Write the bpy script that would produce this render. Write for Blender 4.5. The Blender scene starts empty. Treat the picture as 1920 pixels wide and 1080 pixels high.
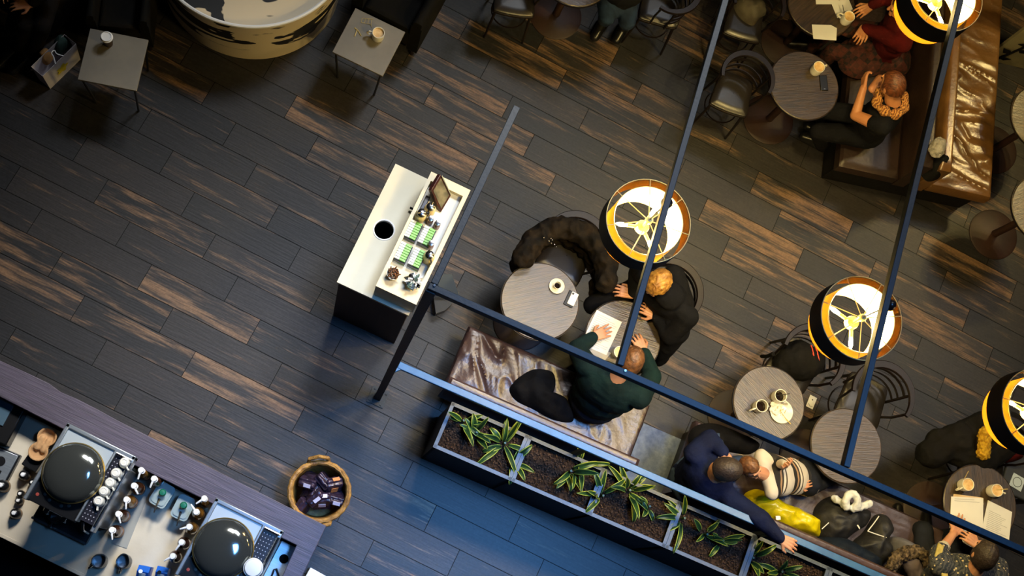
import bpy, bmesh, math, random
from math import sin, cos, pi, radians, sqrt, atan2
from mathutils import Vector, Matrix, noise

rnd = random.Random(7)
SC = bpy.context.scene
COL = SC.collection
V = Vector

# ------------------------------------------------------------------ camera
# world: X along the floor planks, Y across them, Z up, origin under the camera
FPX, CAMH = 2300.0, 9.0
RR = ((0.88775931, 0.42557108, 0.17542137),
      (0.45711014, -0.85990624, -0.22718184),
      (0.05416391, 0.28186968, -0.95792262))
cam_data = bpy.data.cameras.new('camera')
cam = bpy.data.objects.new('camera', cam_data)
COL.objects.link(cam)
cam_data.sensor_width = 36.0
cam_data.lens = FPX / 1920 * 36.0
cam_data.clip_end = 60
cm = Matrix(((RR[0][0], -RR[1][0], -RR[2][0], 0), (RR[0][1], -RR[1][1], -RR[2][1], 0),
             (RR[0][2], -RR[1][2], -RR[2][2], CAMH), (0, 0, 0, 1)))
cam.matrix_world = cm
SC.camera = cam

def W(px, py, z=0.0):
    """point of the room at height z that the photograph shows at pixel px, py"""
    a, b = (px - 960) / FPX, (py - 540) / FPX
    d = [RR[0][i] * a + RR[1][i] * b + RR[2][i] for i in range(3)]
    t = (z - CAMH) / d[2]
    return V((d[0] * t, d[1] * t, z))

def WD(p, q, z=0.5):
    d = W(q[0], q[1], z) - W(p[0], p[1], z)
    return d.normalized()

# ------------------------------------------------------------------ world and daylight
SC.view_settings.view_transform = 'Standard'
SC.view_settings.look = 'None'
SC.view_settings.exposure = 0.0
SC.view_settings.gamma = 1.0
SC.view_settings.use_curve_mapping = False
world = bpy.data.worlds.new('world')
SC.world = world
world.use_nodes = True
bg = world.node_tree.nodes['Background']
bg.inputs[0].default_value = (0.55, 0.68, 1.0, 1)
bg.inputs[1].default_value = 0.002

def area(name, loc, target, sx, sy, power, col, spread=180):
    l = bpy.data.lights.new(name, 'AREA')
    l.shape = 'RECTANGLE'
    l.size, l.size_y = sx, sy
    l.energy = power
    l.color = col
    l.spread = radians(spread)
    o = bpy.data.objects.new(name, l)
    COL.objects.link(o)
    o.location = loc
    o.rotation_euler = (V(target) - V(loc)).to_track_quat('-Z', 'Y').to_euler()
    return o

# glass roof of the hall: two skylights high above the floor, then two added fill lights
area('skylight_and_fill', (1.2, 9.6, 11.5), (-0.95, 1.2, 0), 3.0, 2.4, 39, (0.92, 0.96, 1.0), 28)
area('skylight_and_fill', (3.2, 1.5, 12.0), (1.35, 0.0, 0), 3.2, 2.2, 58, (0.14, 0.42, 1.0), 26)
area('skylight_and_fill', (-1.6, 8.6, 11.5), (-1.05, -0.1, 0), 2.4, 2.0, 33, (1.0, 0.97, 0.92), 18)  # added neutral light, aimed to brighten the counter
area('skylight_and_fill', (6.2, 8.8, 11.5), (3.3, 2.5, 0), 2.8, 2.4, 10, (1.0, 0.93, 0.86), 20)  # added weak fill to lift the floor on the right

# ------------------------------------------------------------------ mesh helper
class MB:
    def __init__(s):
        s.v, s.f, s.m = [], [], []
    def add(s, vs, fs, mi=0):
        b = len(s.v)
        s.v.extend([V(p) for p in vs])
        for f in fs:
            s.f.append([i + b for i in f])
            s.m.append(mi)
        return s
    def box(s, c, d, rz=0.0, mi=0, M=None):
        hx, hy, hz = d[0] / 2, d[1] / 2, d[2] / 2
        vs = [V((x, y, z)) for z in (-hz, hz) for y in (-hy, hy) for x in (-hx, hx)]
        R = M if M is not None else Matrix.Rotation(rz, 3, 'Z')
        vs = [R @ p + V(c) for p in vs]
        return s.add(vs, [(0, 2, 3, 1), (4, 5, 7, 6), (0, 1, 5, 4), (2, 6, 7, 3), (0, 4, 6, 2), (1, 3, 7, 5)], mi)
    def bar(s, p, q, w, h, mi=0):
        """box beam of width w and height h from p to q (centre line)"""
        p, q = V(p), V(q)
        d = (q - p).normalized()
        up = V((0, 0, 1)) if abs(d.z) < 0.95 else V((0, 1, 0))
        sd = d.cross(up).normalized()
        up = sd.cross(d)
        vs = [e + sd * (a * w / 2) + up * (b * h / 2) for e in (p, q) for a, b in ((-1, -1), (1, -1), (1, 1), (-1, 1))]
        return s.add(vs, [(0, 1, 2, 3), (7, 6, 5, 4), (0, 4, 5, 1), (1, 5, 6, 2), (2, 6, 7, 3), (3, 7, 4, 0)], mi)
    def prism(s, poly, z0, z1, mi=0):
        n = len(poly)
        vs = [V((p[0], p[1], z0)) for p in poly] + [V((p[0], p[1], z1)) for p in poly]
        fs = [list(range(n - 1, -1, -1)), list(range(n, 2 * n))]
        fs += [(i, (i + 1) % n, n + (i + 1) % n, n + i) for i in range(n)]
        return s.add(vs, fs, mi)
    def lathe(s, prof, n=28, c=(0, 0, 0), M=None, closed=False, mi=0):
        c = V(c)
        R = M if M is not None else Matrix.Identity(3)
        vs, rows = [], []
        for r, z in prof:
            if r < 1e-6:
                rows.append([len(vs)]); vs.append(R @ V((0, 0, z)) + c)
            else:
                rows.append(list(range(len(vs), len(vs) + n)))
                vs += [R @ V((r * cos(2 * pi * k / n), r * sin(2 * pi * k / n), z)) + c for k in range(n)]
        fs = []
        prs = list(zip(rows, rows[1:])) + ([(rows[-1], rows[0])] if closed else [])
        for a, b in prs:
            for k in range(n):
                k2 = (k + 1) % n
                if len(a) == 1 and len(b) == 1: continue
                if len(a) == 1: fs.append((a[0], b[k], b[k2]))
                elif len(b) == 1: fs.append((a[k], b[0], a[k2]))
                else: fs.append((a[k], b[k], b[k2], a[k2]))
        return s.add(vs, fs, mi)
    def tube(s, pts, r, n=8, closed=False, mi=0, flat=1.0):
        pts = [V(p) for p in pts]
        N = len(pts)
        rs = r if isinstance(r, (list, tuple)) else [r] * N
        vs, fs = [], []
        up = None
        for i, p in enumerate(pts):
            a = pts[(i - 1) % N] if (closed or i > 0) else p
            b = pts[(i + 1) % N] if (closed or i < N - 1) else p
            d = (b - a)
            d = d.normalized() if d.length > 1e-9 else V((0, 0, 1))
            if up is None:
                up = V((0, 0, 1)) if abs(d.z) < 0.9 else V((1, 0, 0))
            sd = d.cross(up)
            if sd.length < 1e-6: sd = d.orthogonal()
            sd.normalize()
            up = sd.cross(d).normalized()
            for k in range(n):
                t = 2 * pi * k / n
                vs.append(p + sd * (cos(t) * rs[i]) + up * (sin(t) * rs[i] * flat))
        for i in range(N if closed else N - 1):
            j = (i + 1) % N
            for k in range(n):
                k2 = (k + 1) % n
                fs.append((i * n + k, i * n + k2, j * n + k2, j * n + k))
        if not closed:
            fs.append(list(range(n - 1, -1, -1)))
            fs.append(list(range((N - 1) * n, N * n)))
        return s.add(vs, fs, mi)
    def sweep(s, pts, w, h, mi=0):
        """flat band (w across, h tall) along a path"""
        pts = [V(p) for p in pts]
        N = len(pts)
        vs, fs = [], []
        for i, p in enumerate(pts):
            d = (pts[min(i + 1, N - 1)] - pts[max(i - 1, 0)]).normalized()
            sd = d.cross(V((0, 0, 1))).normalized()
            up = sd.cross(d)
            ww = w[i] if isinstance(w, (list, tuple)) else w
            for a, b in ((-1, -.6), (-.8, -1), (.8, -1), (1, -.6), (1, .6), (.8, 1), (-.8, 1), (-1, .6)):
                vs.append(p + sd * (a * ww / 2) + up * (b * h / 2))
        for i in range(N - 1):
            for k in range(8):
                k2 = (k + 1) % 8
                fs.append((i * 8 + k, i * 8 + k2, i * 8 + 8 + k2, i * 8 + 8 + k))
        fs.append(list(range(7, -1, -1)))
        fs.append(list(range((N - 1) * 8, N * 8)))
        return s.add(vs, fs, mi)
    def cap(s, p0, r0, p1, r1, n=12, mi=0):
        """round ended tapered limb"""
        p0, p1 = V(p0), V(p1)
        d = p1 - p0
        L = d.length
        d = d / L if L > 1e-6 else V((0, 0, 1))
        a = d.orthogonal().normalized()
        b = d.cross(a)
        prof = [(0, -r0)] + [(r0 * sin(t), -r0 * cos(t)) for t in (pi / 6, pi / 3)] + [(r0, 0), (r1, L)] + \
               [(r1 * sin(t), L + r1 * cos(t)) for t in (pi / 3, pi / 6)] + [(0, L + r1)]
        M = Matrix((a, b, d)).transposed()
        return s.lathe(prof, n, p0, M, mi=mi)
    def ball(s, c, r, nu=16, nv=10, M=None, mi=0):
        if not isinstance(r, (list, tuple, Vector)): r = (r, r, r)
        prof = [(0, -1)] + [(sin(pi * i / nv), -cos(pi * i / nv)) for i in range(1, nv)] + [(0, 1)]
        R = (M if M is not None else Matrix.Identity(3)) @ Matrix(((r[0], 0, 0), (0, r[1], 0), (0, 0, r[2])))
        return s.lathe(prof, nu, c, R, mi=mi)
    def grid(s, rows, mi=0, flip=False):
        n = len(rows[0])
        vs = [p for r in rows for p in r]
        fs = []
        for i in range(len(rows) - 1):
            for k in range(n - 1):
                f = (i * n + k, i * n + k + 1, (i + 1) * n + k + 1, (i + 1) * n + k)
                fs.append(f)
        return s.add(vs, fs, mi)
    def soft(s, O, u, v, L, D, z0, z1, fn=None, r=0.03, nx=40, ny=20, mi=0):
        """upholstered block: O corner, u/v unit axes, soft edges, fn(x,y) extra height"""
        xs = [L * i / nx for i in range(nx + 1)]
        ys = [D * i / ny for i in range(ny + 1)]
        O = V(O); u = V((u[0], u[1], 0)); v = V((v[0], v[1], 0))
        rows = []
        for y in ys:
            row = []
            for x in xs:
                d = min(x, L - x, y, D - y)
                z = z1
                if d < r: z -= r - sqrt(max(0, r * r - (r - d) ** 2))
                if fn: z += fn(x, y) * min(1, d / (2 * r))
                p = O + u * x + v * y
                row.append(V((p.x, p.y, z)))
            rows.append(row)
        s.grid(rows, mi)
        ring = [(x, 0) for x in xs] + [(L, y) for y in ys[1:]] + [(x, D) for x in reversed(xs[:-1])] + [(0, y) for y in reversed(ys[1:-1])]
        top = [O + u * x + v * y for x, y in ring]
        n = len(ring)
        vs = [V((p.x, p.y, z1 - r)) for p in top] + [V((p.x, p.y, z0)) for p in top]
        s.add(vs, [(i, (i + 1) % n, n + (i + 1) % n, n + i) for i in range(n)] + [list(range(n, 2 * n))], mi)
        return s
    def xf(s, M):
        s.v = [M @ p for p in s.v]
        return s
    def mesh(s, name, mats, smooth=True, angle=38, weld=True):
        me = bpy.data.meshes.new(name)
        me.from_pydata([tuple(p) for p in s.v], [], s.f)
        for m in (mats if isinstance(mats, (list, tuple)) else [mats]):
            me.materials.append(m)
        if any(s.m):
            me.polygons.foreach_set('material_index', s.m)
        bm = bmesh.new()
        bm.from_mesh(me)
        if weld: bmesh.ops.remove_doubles(bm, verts=bm.verts, dist=1e-5)
        bmesh.ops.recalc_face_normals(bm, faces=bm.faces)
        bm.to_mesh(me)
        bm.free()
        if smooth:
            me.shade_smooth()
            me.set_sharp_from_angle(angle=radians(angle))
        return me

def rootloc(o):
    t = V((0, 0, 0))
    while o is not None:
        t = t + o.location
        o = o.parent
    return t

def obj(name, mb, mats, parent=None, world_space=False, bevel=0.0, smooth=True, label=None, angle=38):
    """link one mesh object; world_space: vertices are in room coordinates, moved under the parent's base"""
    if isinstance(mb, MB):
        if world_space and parent is not None:
            off = rootloc(parent)
            mb.v = [p - off for p in mb.v]
        me = mb.mesh(name, mats, smooth, angle)
    else:
        me = mb
        if world_space and parent is not None:
            me.transform(Matrix.Translation(-rootloc(parent)))
    o = bpy.data.objects.new(name, me)
    COL.objects.link(o)
    if parent is not None: o.parent = parent
    if bevel:
        b = o.modifiers.new('bevel', 'BEVEL')
        b.width = bevel
        b.segments = 2
        b.limit_method = 'ANGLE'
        b.angle_limit = radians(50)
    if label: o['label'] = label
    return o

def tag(o, label, cat, group=None, kind=None):
    if label: o['label'] = label
    if cat: o['category'] = cat
    if group: o['group'] = group
    if kind: o['kind'] = kind
    return o

def thing(name, label, cat, loc=(0, 0, 0), rz=0.0, group=None):
    o = bpy.data.objects.new(name, None)
    COL.objects.link(o)
    o.empty_display_size = 0.1
    o.location = V(loc)
    o.rotation_euler = (0, 0, rz)
    return tag(o, label, cat, group)

def kids(o):
    return [c for c in ALLK.get(o.name, [])]

def dup(root, loc, rz, label, group=None, scale=None):
    r = root.copy()
    COL.objects.link(r)
    r.location = V(loc)
    r.rotation_euler = (0, 0, rz)
    if scale: r.scale = scale
    r['label'] = label
    if group: r['group'] = group
    for ch in list(root.children):
        c = ch.copy()
        COL.objects.link(c)
        c.parent = r
        for g in list(ch.children):
            d = g.copy()
            COL.objects.link(d)
            d.parent = c
    return r

def catmull(pts, n=6, closed=True):
    pts = [V(p) for p in pts]
    N = len(pts)
    out = []
    for i in range(N if closed else N - 1):
        p0 = pts[(i - 1) % N] if closed or i > 0 else pts[0]
        p1, p2 = pts[i], pts[(i + 1) % N]
        p3 = pts[(i + 2) % N] if closed or i + 2 < N else pts[-1]
        for k in range(n):
            t = k / n
            out.append(0.5 * ((2 * p1) + (p2 - p0) * t + (2 * p0 - 5 * p1 + 4 * p2 - p3) * t * t + (3 * p1 - p0 - 3 * p2 + p3) * t ** 3))
    if not closed: out.append(pts[-1])
    return out

def remesh(mb, voxel, smooth=3, amp=0.0, scale=8.0, ridged=False):
    """one continuous surface out of overlapping limbs and lumps"""
    me = mb.mesh('tmp', [], smooth=False, weld=False)
    o = bpy.data.objects.new('tmp', me)
    COL.objects.link(o)
    m = o.modifiers.new('r', 'REMESH')
    m.mode = 'VOXEL'
    m.voxel_size = voxel
    if smooth:
        k = o.modifiers.new('s', 'SMOOTH')
        k.factor = 0.5
        k.iterations = smooth
    dg = bpy.context.evaluated_depsgraph_get()
    dg.update()
    out = bpy.data.meshes.new_from_object(o.evaluated_get(dg))
    bpy.data.objects.remove(o)
    bpy.data.meshes.remove(me)
    if amp:
        nn = [v.normal.copy() for v in out.vertices]
        for v, n in zip(out.vertices, nn):
            q = v.co * scale
            a = noise.noise(q) + 0.5 * noise.noise(q * 2.3)
            if ridged: a = 0.6 - 1.6 * abs(noise.noise(q)) + 0.3 * noise.noise(q * 2.7)
            v.co = v.co + n * (a * amp)
    out.shade_smooth()
    return out

# ------------------------------------------------------------------ materials
def S(r, g, b):
    f = lambda c: (c / 255 / 12.92) if c <= 10.3 else ((c / 255 + 0.055) / 1.055) ** 2.4
    return (f(r), f(g), f(b), 1)

MATS = {}
def mat(name, col, rough=0.5, metal=0.0, col2=None, nscale=8, stretch=(1, 1, 1), bump=0.0, bscale=30, spec=0.5,
        emit=None, estr=0, alpha=1.0, trans=0.0, coat=0.0, contrast=(0.35, 0.65), detail=4, bstretch=None, sheen=0.0):
    if name in MATS: return MATS[name]
    m = bpy.data.materials.new(name)
    m.use_nodes = True
    nt = m.node_tree
    N, L = nt.nodes, nt.links
    b = N['Principled BSDF']
    b.inputs['Base Color'].default_value = col
    b.inputs['Roughness'].default_value = rough
    b.inputs['Metallic'].default_value = metal
    b.inputs['Specular IOR Level'].default_value = spec
    b.inputs['Coat Weight'].default_value = coat
    b.inputs['Transmission Weight'].default_value = trans
    b.inputs['Sheen Weight'].default_value = sheen
    b.inputs['Alpha'].default_value = alpha
    if emit:
        b.inputs['Emission Color'].default_value = emit
        b.inputs['Emission Strength'].default_value = estr
    tc = N.new('ShaderNodeTexCoord')
    if col2 is not None:
        mp = N.new('ShaderNodeMapping')
        mp.inputs['Scale'].default_value = stretch
        L.new(tc.outputs['Object'], mp.inputs[0])
        nz = N.new('ShaderNodeTexNoise')
        nz.inputs['Scale'].default_value = nscale
        nz.inputs['Detail'].default_value = detail
        L.new(mp.outputs[0], nz.inputs['Vector'])
        cr = N.new('ShaderNodeValToRGB')
        cr.color_ramp.elements[0].position, cr.color_ramp.elements[1].position = contrast
        cr.color_ramp.elements[0].color = col
        cr.color_ramp.elements[1].color = col2
        L.new(nz.outputs['Fac'], cr.inputs[0])
        L.new(cr.outputs[0], b.inputs['Base Color'])
    if bump:
        mp2 = N.new('ShaderNodeMapping')
        mp2.inputs['Scale'].default_value = bstretch or stretch
        L.new(tc.outputs['Object'], mp2.inputs[0])
        nb = N.new('ShaderNodeTexNoise')
        nb.inputs['Scale'].default_value = bscale
        nb.inputs['Detail'].default_value = 5
        L.new(mp2.outputs[0], nb.inputs['Vector'])
        bp = N.new('ShaderNodeBump')
        bp.inputs['Strength'].default_value = bump
        bp.inputs['Distance'].default_value = 0.01
        L.new(nb.outputs['Fac'], bp.inputs['Height'])
        L.new(bp.outputs[0], b.inputs['Normal'])
    if rough >= .8: b.inputs['Specular IOR Level'].default_value = .12
    MATS[name] = m
    return m

M_steel_blue = mat('painted_steel', S(14, 24, 32), 0.6, 0.0, S(18, 29, 38), 14, bump=0.15, bscale=60, spec=0.6)
M_leather = mat('brown_leather', S(74, 54, 50), 0.33, 0, S(58, 42, 40), 5, bump=0.25, bscale=40, spec=0.6)
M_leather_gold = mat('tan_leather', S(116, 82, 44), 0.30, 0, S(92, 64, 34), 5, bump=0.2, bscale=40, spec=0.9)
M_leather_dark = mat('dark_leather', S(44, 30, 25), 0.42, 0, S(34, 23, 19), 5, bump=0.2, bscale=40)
M_table = mat('table_oak', S(72, 56, 38), 0.35, 0, S(36, 28, 21), 5, (1.2, 14, 1), bump=0.3, bscale=6, spec=.8, contrast=(0.3, 0.7), bstretch=(1.5, 30, 1))
M_darkwood = mat('dark_bentwood', S(22, 12, 12), 0.42, 0, S(16, 9, 9), 10, (1, 6, 1), spec=0.3)
M_redbase = mat('oxide_table_base', S(44, 22, 17), 0.55, 0, S(34, 18, 15), 6)
M_black = mat('black_cloth', S(13, 13, 15), 0.9, 0, S(18, 18, 21), 6, bump=0.3, bscale=30)
M_blackgloss = mat('black_plastic', S(18, 18, 20), 0.3)
M_nearblack = mat('black_upholstery', S(13, 13, 12), 0.85, 0, S(17, 16, 14), 5)
M_cream = mat('cream_laminate', S(214, 208, 186), 0.45, 0, S(204, 197, 172), 3)
M_stone = mat('pale_stone', S(206, 196, 176), 0.45, 0, S(182, 168, 144), 3.5, bump=0.05, bscale=80, contrast=(0.3, 0.75))
M_cabwood = mat('brown_cabinet_wood', S(58, 40, 26), 0.55, 0, S(44, 30, 20), 3, (8, 8, 0.7))
M_plum = mat('plum_stained_wood', S(84, 76, 92), 0.42, 0, S(58, 52, 64), 4, (0.8, 16, 1), bump=0.2, bscale=5, contrast=(0.3, 0.7), bstretch=(1, 30, 1))
M_white = mat('white_ceramic', S(232, 228, 216), 0.25)
M_whitepl = mat('white_plastic', S(236, 236, 236), 0.35)
M_paper = mat('paper', S(232, 232, 232), 0.75, 0, S(220, 220, 222), 3)
M_chrome = mat('chrome', S(170, 170, 174), 0.22, 1.0)
M_steel = mat('brushed_steel', S(176, 184, 190), 0.34, 0.8, S(160, 168, 176), 6, (1, 20, 1))
M_darksteel = mat('dark_steel', S(56, 58, 62), 0.3, 0.8)
M_amber = mat('amber_glass', S(60, 34, 20), 0.12, 0, spec=0.7, coat=0.3)
M_honey = mat('honey_syrup', S(120, 84, 36), 0.12, 0, spec=0.7, coat=0.3)
M_glass = mat('clear_glass', S(225, 230, 230), 0.05, 0, trans=0.9, spec=0.6)
M_coffee = mat('black_coffee', S(26, 16, 10), 0.12)
M_latte = mat('milky_coffee', S(206, 160, 96), 0.4, 0, S(232, 200, 140), 30)
M_green = mat('green_plastic', S(20, 100, 76), 0.35)
M_skin = mat('skin', S(205, 150, 116), 0.5, 0, S(190, 132, 100), 9)
M_skin2 = mat('warm_skin', S(196, 136, 92), 0.5, 0, S(182, 120, 80), 9)
M_jeans = mat('blue_denim', S(66, 84, 112), 0.85, 0, S(50, 64, 90), 12)
M_darkjeans = mat('dark_denim', S(30, 34, 46), 0.85, 0, S(24, 27, 36), 12)
M_eye = mat('eye', S(30, 24, 20), 0.2)
M_kraft = mat('kraft_paper', S(150, 112, 70), 0.8, 0, S(134, 98, 60), 8)
M_pulp = mat('pulp_card', S(186, 146, 104), 0.85, 0, S(168, 128, 88), 14, bump=0.3, bscale=50)
M_wicker = mat('wicker', S(176, 128, 56), 0.55, 0, S(120, 82, 34), 22, (1, 1, 3), bump=0.8, bscale=40, bstretch=(1, 1, 4))
M_soil = mat('soil', S(34, 26, 22), 0.9, 0, S(66, 51, 42), 60, bump=1.0, bscale=70, contrast=(0.45, 0.7))
M_leafgreen = mat('leaf_green', S(40, 76, 36), 0.42, 0, S(28, 56, 30), 14)
M_leafyellow = mat('leaf_margin', S(150, 164, 62), 0.45)
M_blond = mat('blond_hair', S(186, 138, 62), 0.5, 0, S(128, 86, 36), 26, (1, 1, 1), bump=0.9, bscale=26, contrast=(0.35, 0.62))
M_brownhair = mat('brown_hair', S(112, 74, 44), 0.45, 0, S(74, 48, 30), 40, bump=0.6, bscale=60)
M_darkhair = mat('dark_hair', S(36, 28, 26), 0.55, 0, S(50, 40, 36), 60, bump=0.5, bscale=90)
M_auburn = mat('auburn_hair', S(112, 62, 34), 0.42, 0, S(64, 34, 20), 30, (1, 4, 1), bump=0.5, bscale=40)
M_gold = mat('gold_lining', S(88, 64, 22), 0.55, 0.1, S(70, 50, 15), 60, bump=0.2, bscale=120)
M_shade = mat('black_lampshade', S(24, 22, 20), 0.7)
M_brassy = mat('pale_brass', S(206, 182, 112), 0.4, 0.3)

def m_translucent():
    m = bpy.data.materials.new('lamp_fabric')
    m.use_nodes = True
    N, L = m.node_tree.nodes, m.node_tree.links
    N.clear()
    o = N.new('ShaderNodeOutputMaterial')
    mx = N.new('ShaderNodeMixShader')
    mx.inputs[0].default_value = 0.45
    d = N.new('ShaderNodeBsdfDiffuse')
    d.inputs[0].default_value = (0.86, 0.80, 0.66, 1)
    t = N.new('ShaderNodeBsdfTranslucent')
    nz = N.new('ShaderNodeTexNoise')
    nz.inputs['Scale'].default_value = 90
    cr = N.new('ShaderNodeValToRGB')
    cr.color_ramp.elements[0].color = (0.34, 0.22, 0.05, 1)
    cr.color_ramp.elements[1].color = (0.46, 0.31, 0.08, 1)
    L.new(nz.outputs['Fac'], cr.inputs[0])
    L.new(cr.outputs[0], t.inputs[0])
    L.new(d.outputs[0], mx.inputs[1])
    L.new(t.outputs[0], mx.inputs[2])
    L.new(mx.outputs[0], o.inputs[0])
    return m
M_fabric = m_translucent()
M_bulb = mat('lit_bulb', (1, .9, .7, 1), 0.3, emit=(1.0, 0.82, 0.55, 1), estr=22)
M_floor = None

def m_floor():
    m = bpy.data.materials.new('wood_plank_tiles')
    m.use_nodes = True
    N, L = m.node_tree.nodes, m.node_tree.links
    b = N['Principled BSDF']
    at = N.new('ShaderNodeAttribute'); at.attribute_name = 'plank'
    sep = N.new('ShaderNodeSeparateColor')
    L.new(at.outputs['Color'], sep.inputs[0])
    tc = N.new('ShaderNodeTexCoord')
    # each plank looks up another place of the grain
    off = N.new('ShaderNodeCombineXYZ')
    mul = N.new('ShaderNodeMath'); mul.operation = 'MULTIPLY'; mul.inputs[1].default_value = 37.0
    L.new(sep.outputs[2], mul.inputs[0])
    L.new(mul.outputs[0], off.inputs[2])
    L.new(mul.outputs[0], off.inputs[0])
    add = N.new('ShaderNodeVectorMath'); add.operation = 'ADD'
    L.new(tc.outputs['Object'], add.inputs[0]); L.new(off.outputs[0], add.inputs[1])
    def nz(sc, st, det=5):
        mp = N.new('ShaderNodeMapping'); mp.inputs['Scale'].default_value = st
        L.new(add.outputs[0], mp.inputs[0])
        n = N.new('ShaderNodeTexNoise'); n.inputs['Scale'].default_value = sc; n.inputs['Detail'].default_value = det
        L.new(mp.outputs[0], n.inputs['Vector'])
        return n.outputs['Fac']
    broad = nz(1.0, (1.5, 15, 1), 4)
    fine = nz(1.0, (7, 90, 1), 4)
    speck = nz(60, (1, 1, 1), 2)
    # streak = smoothstep(broad*.75 + fine*.35 + plank weight)
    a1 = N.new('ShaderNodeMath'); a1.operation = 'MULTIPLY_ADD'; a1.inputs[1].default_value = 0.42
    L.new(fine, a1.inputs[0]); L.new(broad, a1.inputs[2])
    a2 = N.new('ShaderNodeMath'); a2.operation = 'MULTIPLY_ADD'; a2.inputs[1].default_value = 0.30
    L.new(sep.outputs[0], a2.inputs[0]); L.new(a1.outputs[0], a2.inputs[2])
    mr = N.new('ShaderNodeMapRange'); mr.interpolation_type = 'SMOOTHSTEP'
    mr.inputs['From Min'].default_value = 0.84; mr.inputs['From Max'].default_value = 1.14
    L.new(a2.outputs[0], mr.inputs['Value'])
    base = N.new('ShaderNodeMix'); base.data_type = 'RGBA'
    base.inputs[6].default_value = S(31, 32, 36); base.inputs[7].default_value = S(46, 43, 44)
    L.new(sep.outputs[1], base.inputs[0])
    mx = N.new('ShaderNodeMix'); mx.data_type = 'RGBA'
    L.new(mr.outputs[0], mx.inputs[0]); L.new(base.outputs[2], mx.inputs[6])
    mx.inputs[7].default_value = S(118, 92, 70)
    # faint grain and specks over everything
    g = N.new('ShaderNodeMapRange'); g.inputs['From Min'].default_value = 0.3; g.inputs['From Max'].default_value = 0.75
    g.inputs['To Min'].default_value = 0.78; g.inputs['To Max'].default_value = 1.15
    L.new(fine, g.inputs['Value'])
    g2 = N.new('ShaderNodeMapRange'); g2.inputs['From Min'].default_value = 0.35; g2.inputs['From Max'].default_value = 0.65
    g2.inputs['To Min'].default_value = 0.85; g2.inputs['To Max'].default_value = 1.12
    L.new(speck, g2.inputs['Value'])
    gm = N.new('ShaderNodeMath'); gm.operation = 'MULTIPLY'
    L.new(g.outputs[0], gm.inputs[0]); L.new(g2.outputs[0], gm.inputs[1])
    fin = N.new('ShaderNodeVectorMath'); fin.operation = 'SCALE'
    L.new(mx.outputs[2], fin.inputs[0]); L.new(gm.outputs[0], fin.inputs['Scale'])
    L.new(fin.outputs[0], b.inputs['Base Color'])
    b.inputs['Roughness'].default_value = 0.46
    b.inputs['Specular IOR Level'].default_value = 0.36
    bp = N.new('ShaderNodeBump'); bp.inputs['Strength'].default_value = 0.25; bp.inputs['Distance'].default_value = 0.004
    L.new(fine, bp.inputs['Height']); L.new(bp.outputs[0], b.inputs['Normal'])
    return m
M_floor = m_floor()
M_grout = mat('dark_joint', S(20, 19, 19), 0.8)

# ------------------------------------------------------------------ floor
def build_floor():
    H0, Y0, L = 0.2098, 0.503, 0.882
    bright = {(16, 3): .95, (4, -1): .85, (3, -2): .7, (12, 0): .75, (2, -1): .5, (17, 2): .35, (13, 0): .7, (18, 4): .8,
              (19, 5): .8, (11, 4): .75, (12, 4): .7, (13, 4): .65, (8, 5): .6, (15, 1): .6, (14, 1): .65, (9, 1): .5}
    vs, fs, cols, mi = [], [], [], []
    r = random.Random(21)
    for k in range(-10, 36):
        y0 = Y0 + k * H0
        xo = -1.045 - ((k - 1) % 3) * 0.295
        for n in range(-6, 9):
            x0 = xo + n * L
            g = 0.0022
            b = len(vs)
            vs += [(x0 + g, y0 + g, 0), (x0 + L - g, y0 + g, 0), (x0 + L - g, y0 + H0 - g, 0), (x0 + g, y0 + H0 - g, 0)]
            fs.append((b, b + 1, b + 2, b + 3))
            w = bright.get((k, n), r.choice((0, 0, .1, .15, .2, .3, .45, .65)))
            cols.append((w, r.random(), r.random(), 1))
            mi.append(0)
    b = len(vs)
    vs += [(-7, -2.5, -0.004), (8, -2.5, -0.004), (8, 8.5, -0.004), (-7, 8.5, -0.004)]
    fs.append((b, b + 1, b + 2, b + 3)); mi.append(1); cols.append((0, 0, 0, 1))
    me = bpy.data.meshes.new('floor')
    me.from_pydata(vs, [], fs)
    me.materials.append(M_floor); me.materials.append(M_grout)
    me.polygons.foreach_set('material_index', mi)
    at = me.color_attributes.new('plank', 'FLOAT_COLOR', 'CORNER')
    buf = []
    for p in me.polygons:
        for _ in p.loop_indices: buf += cols[p.index]
    at.data.foreach_set('color', buf)
    o = bpy.data.objects.new('floor', me)
    COL.objects.link(o)
    o['kind'] = 'structure'
    tag(o, 'dark wood plank floor of the coffee shop', 'floor')
build_floor()

# concrete strip between the two long benches, cool daylight tinted into its colour
sl = MB()
sl.prism([W(1206, 794), W(1288, 829), W(1250, 935), W(1160, 900)], 0.001, 0.012)
M_slab = mat('blue_lit_concrete', S(112, 128, 156), 0.6, 0, S(88, 104, 134), 26, bump=0.3, bscale=60)  # blue cast of the daylight is mixed into this base colour
o = obj('trim_1', sl, M_slab)
tag(o, 'concrete floor strip between the two benches, blue daylight put in its colour', 'floor strip', kind='structure')

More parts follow.
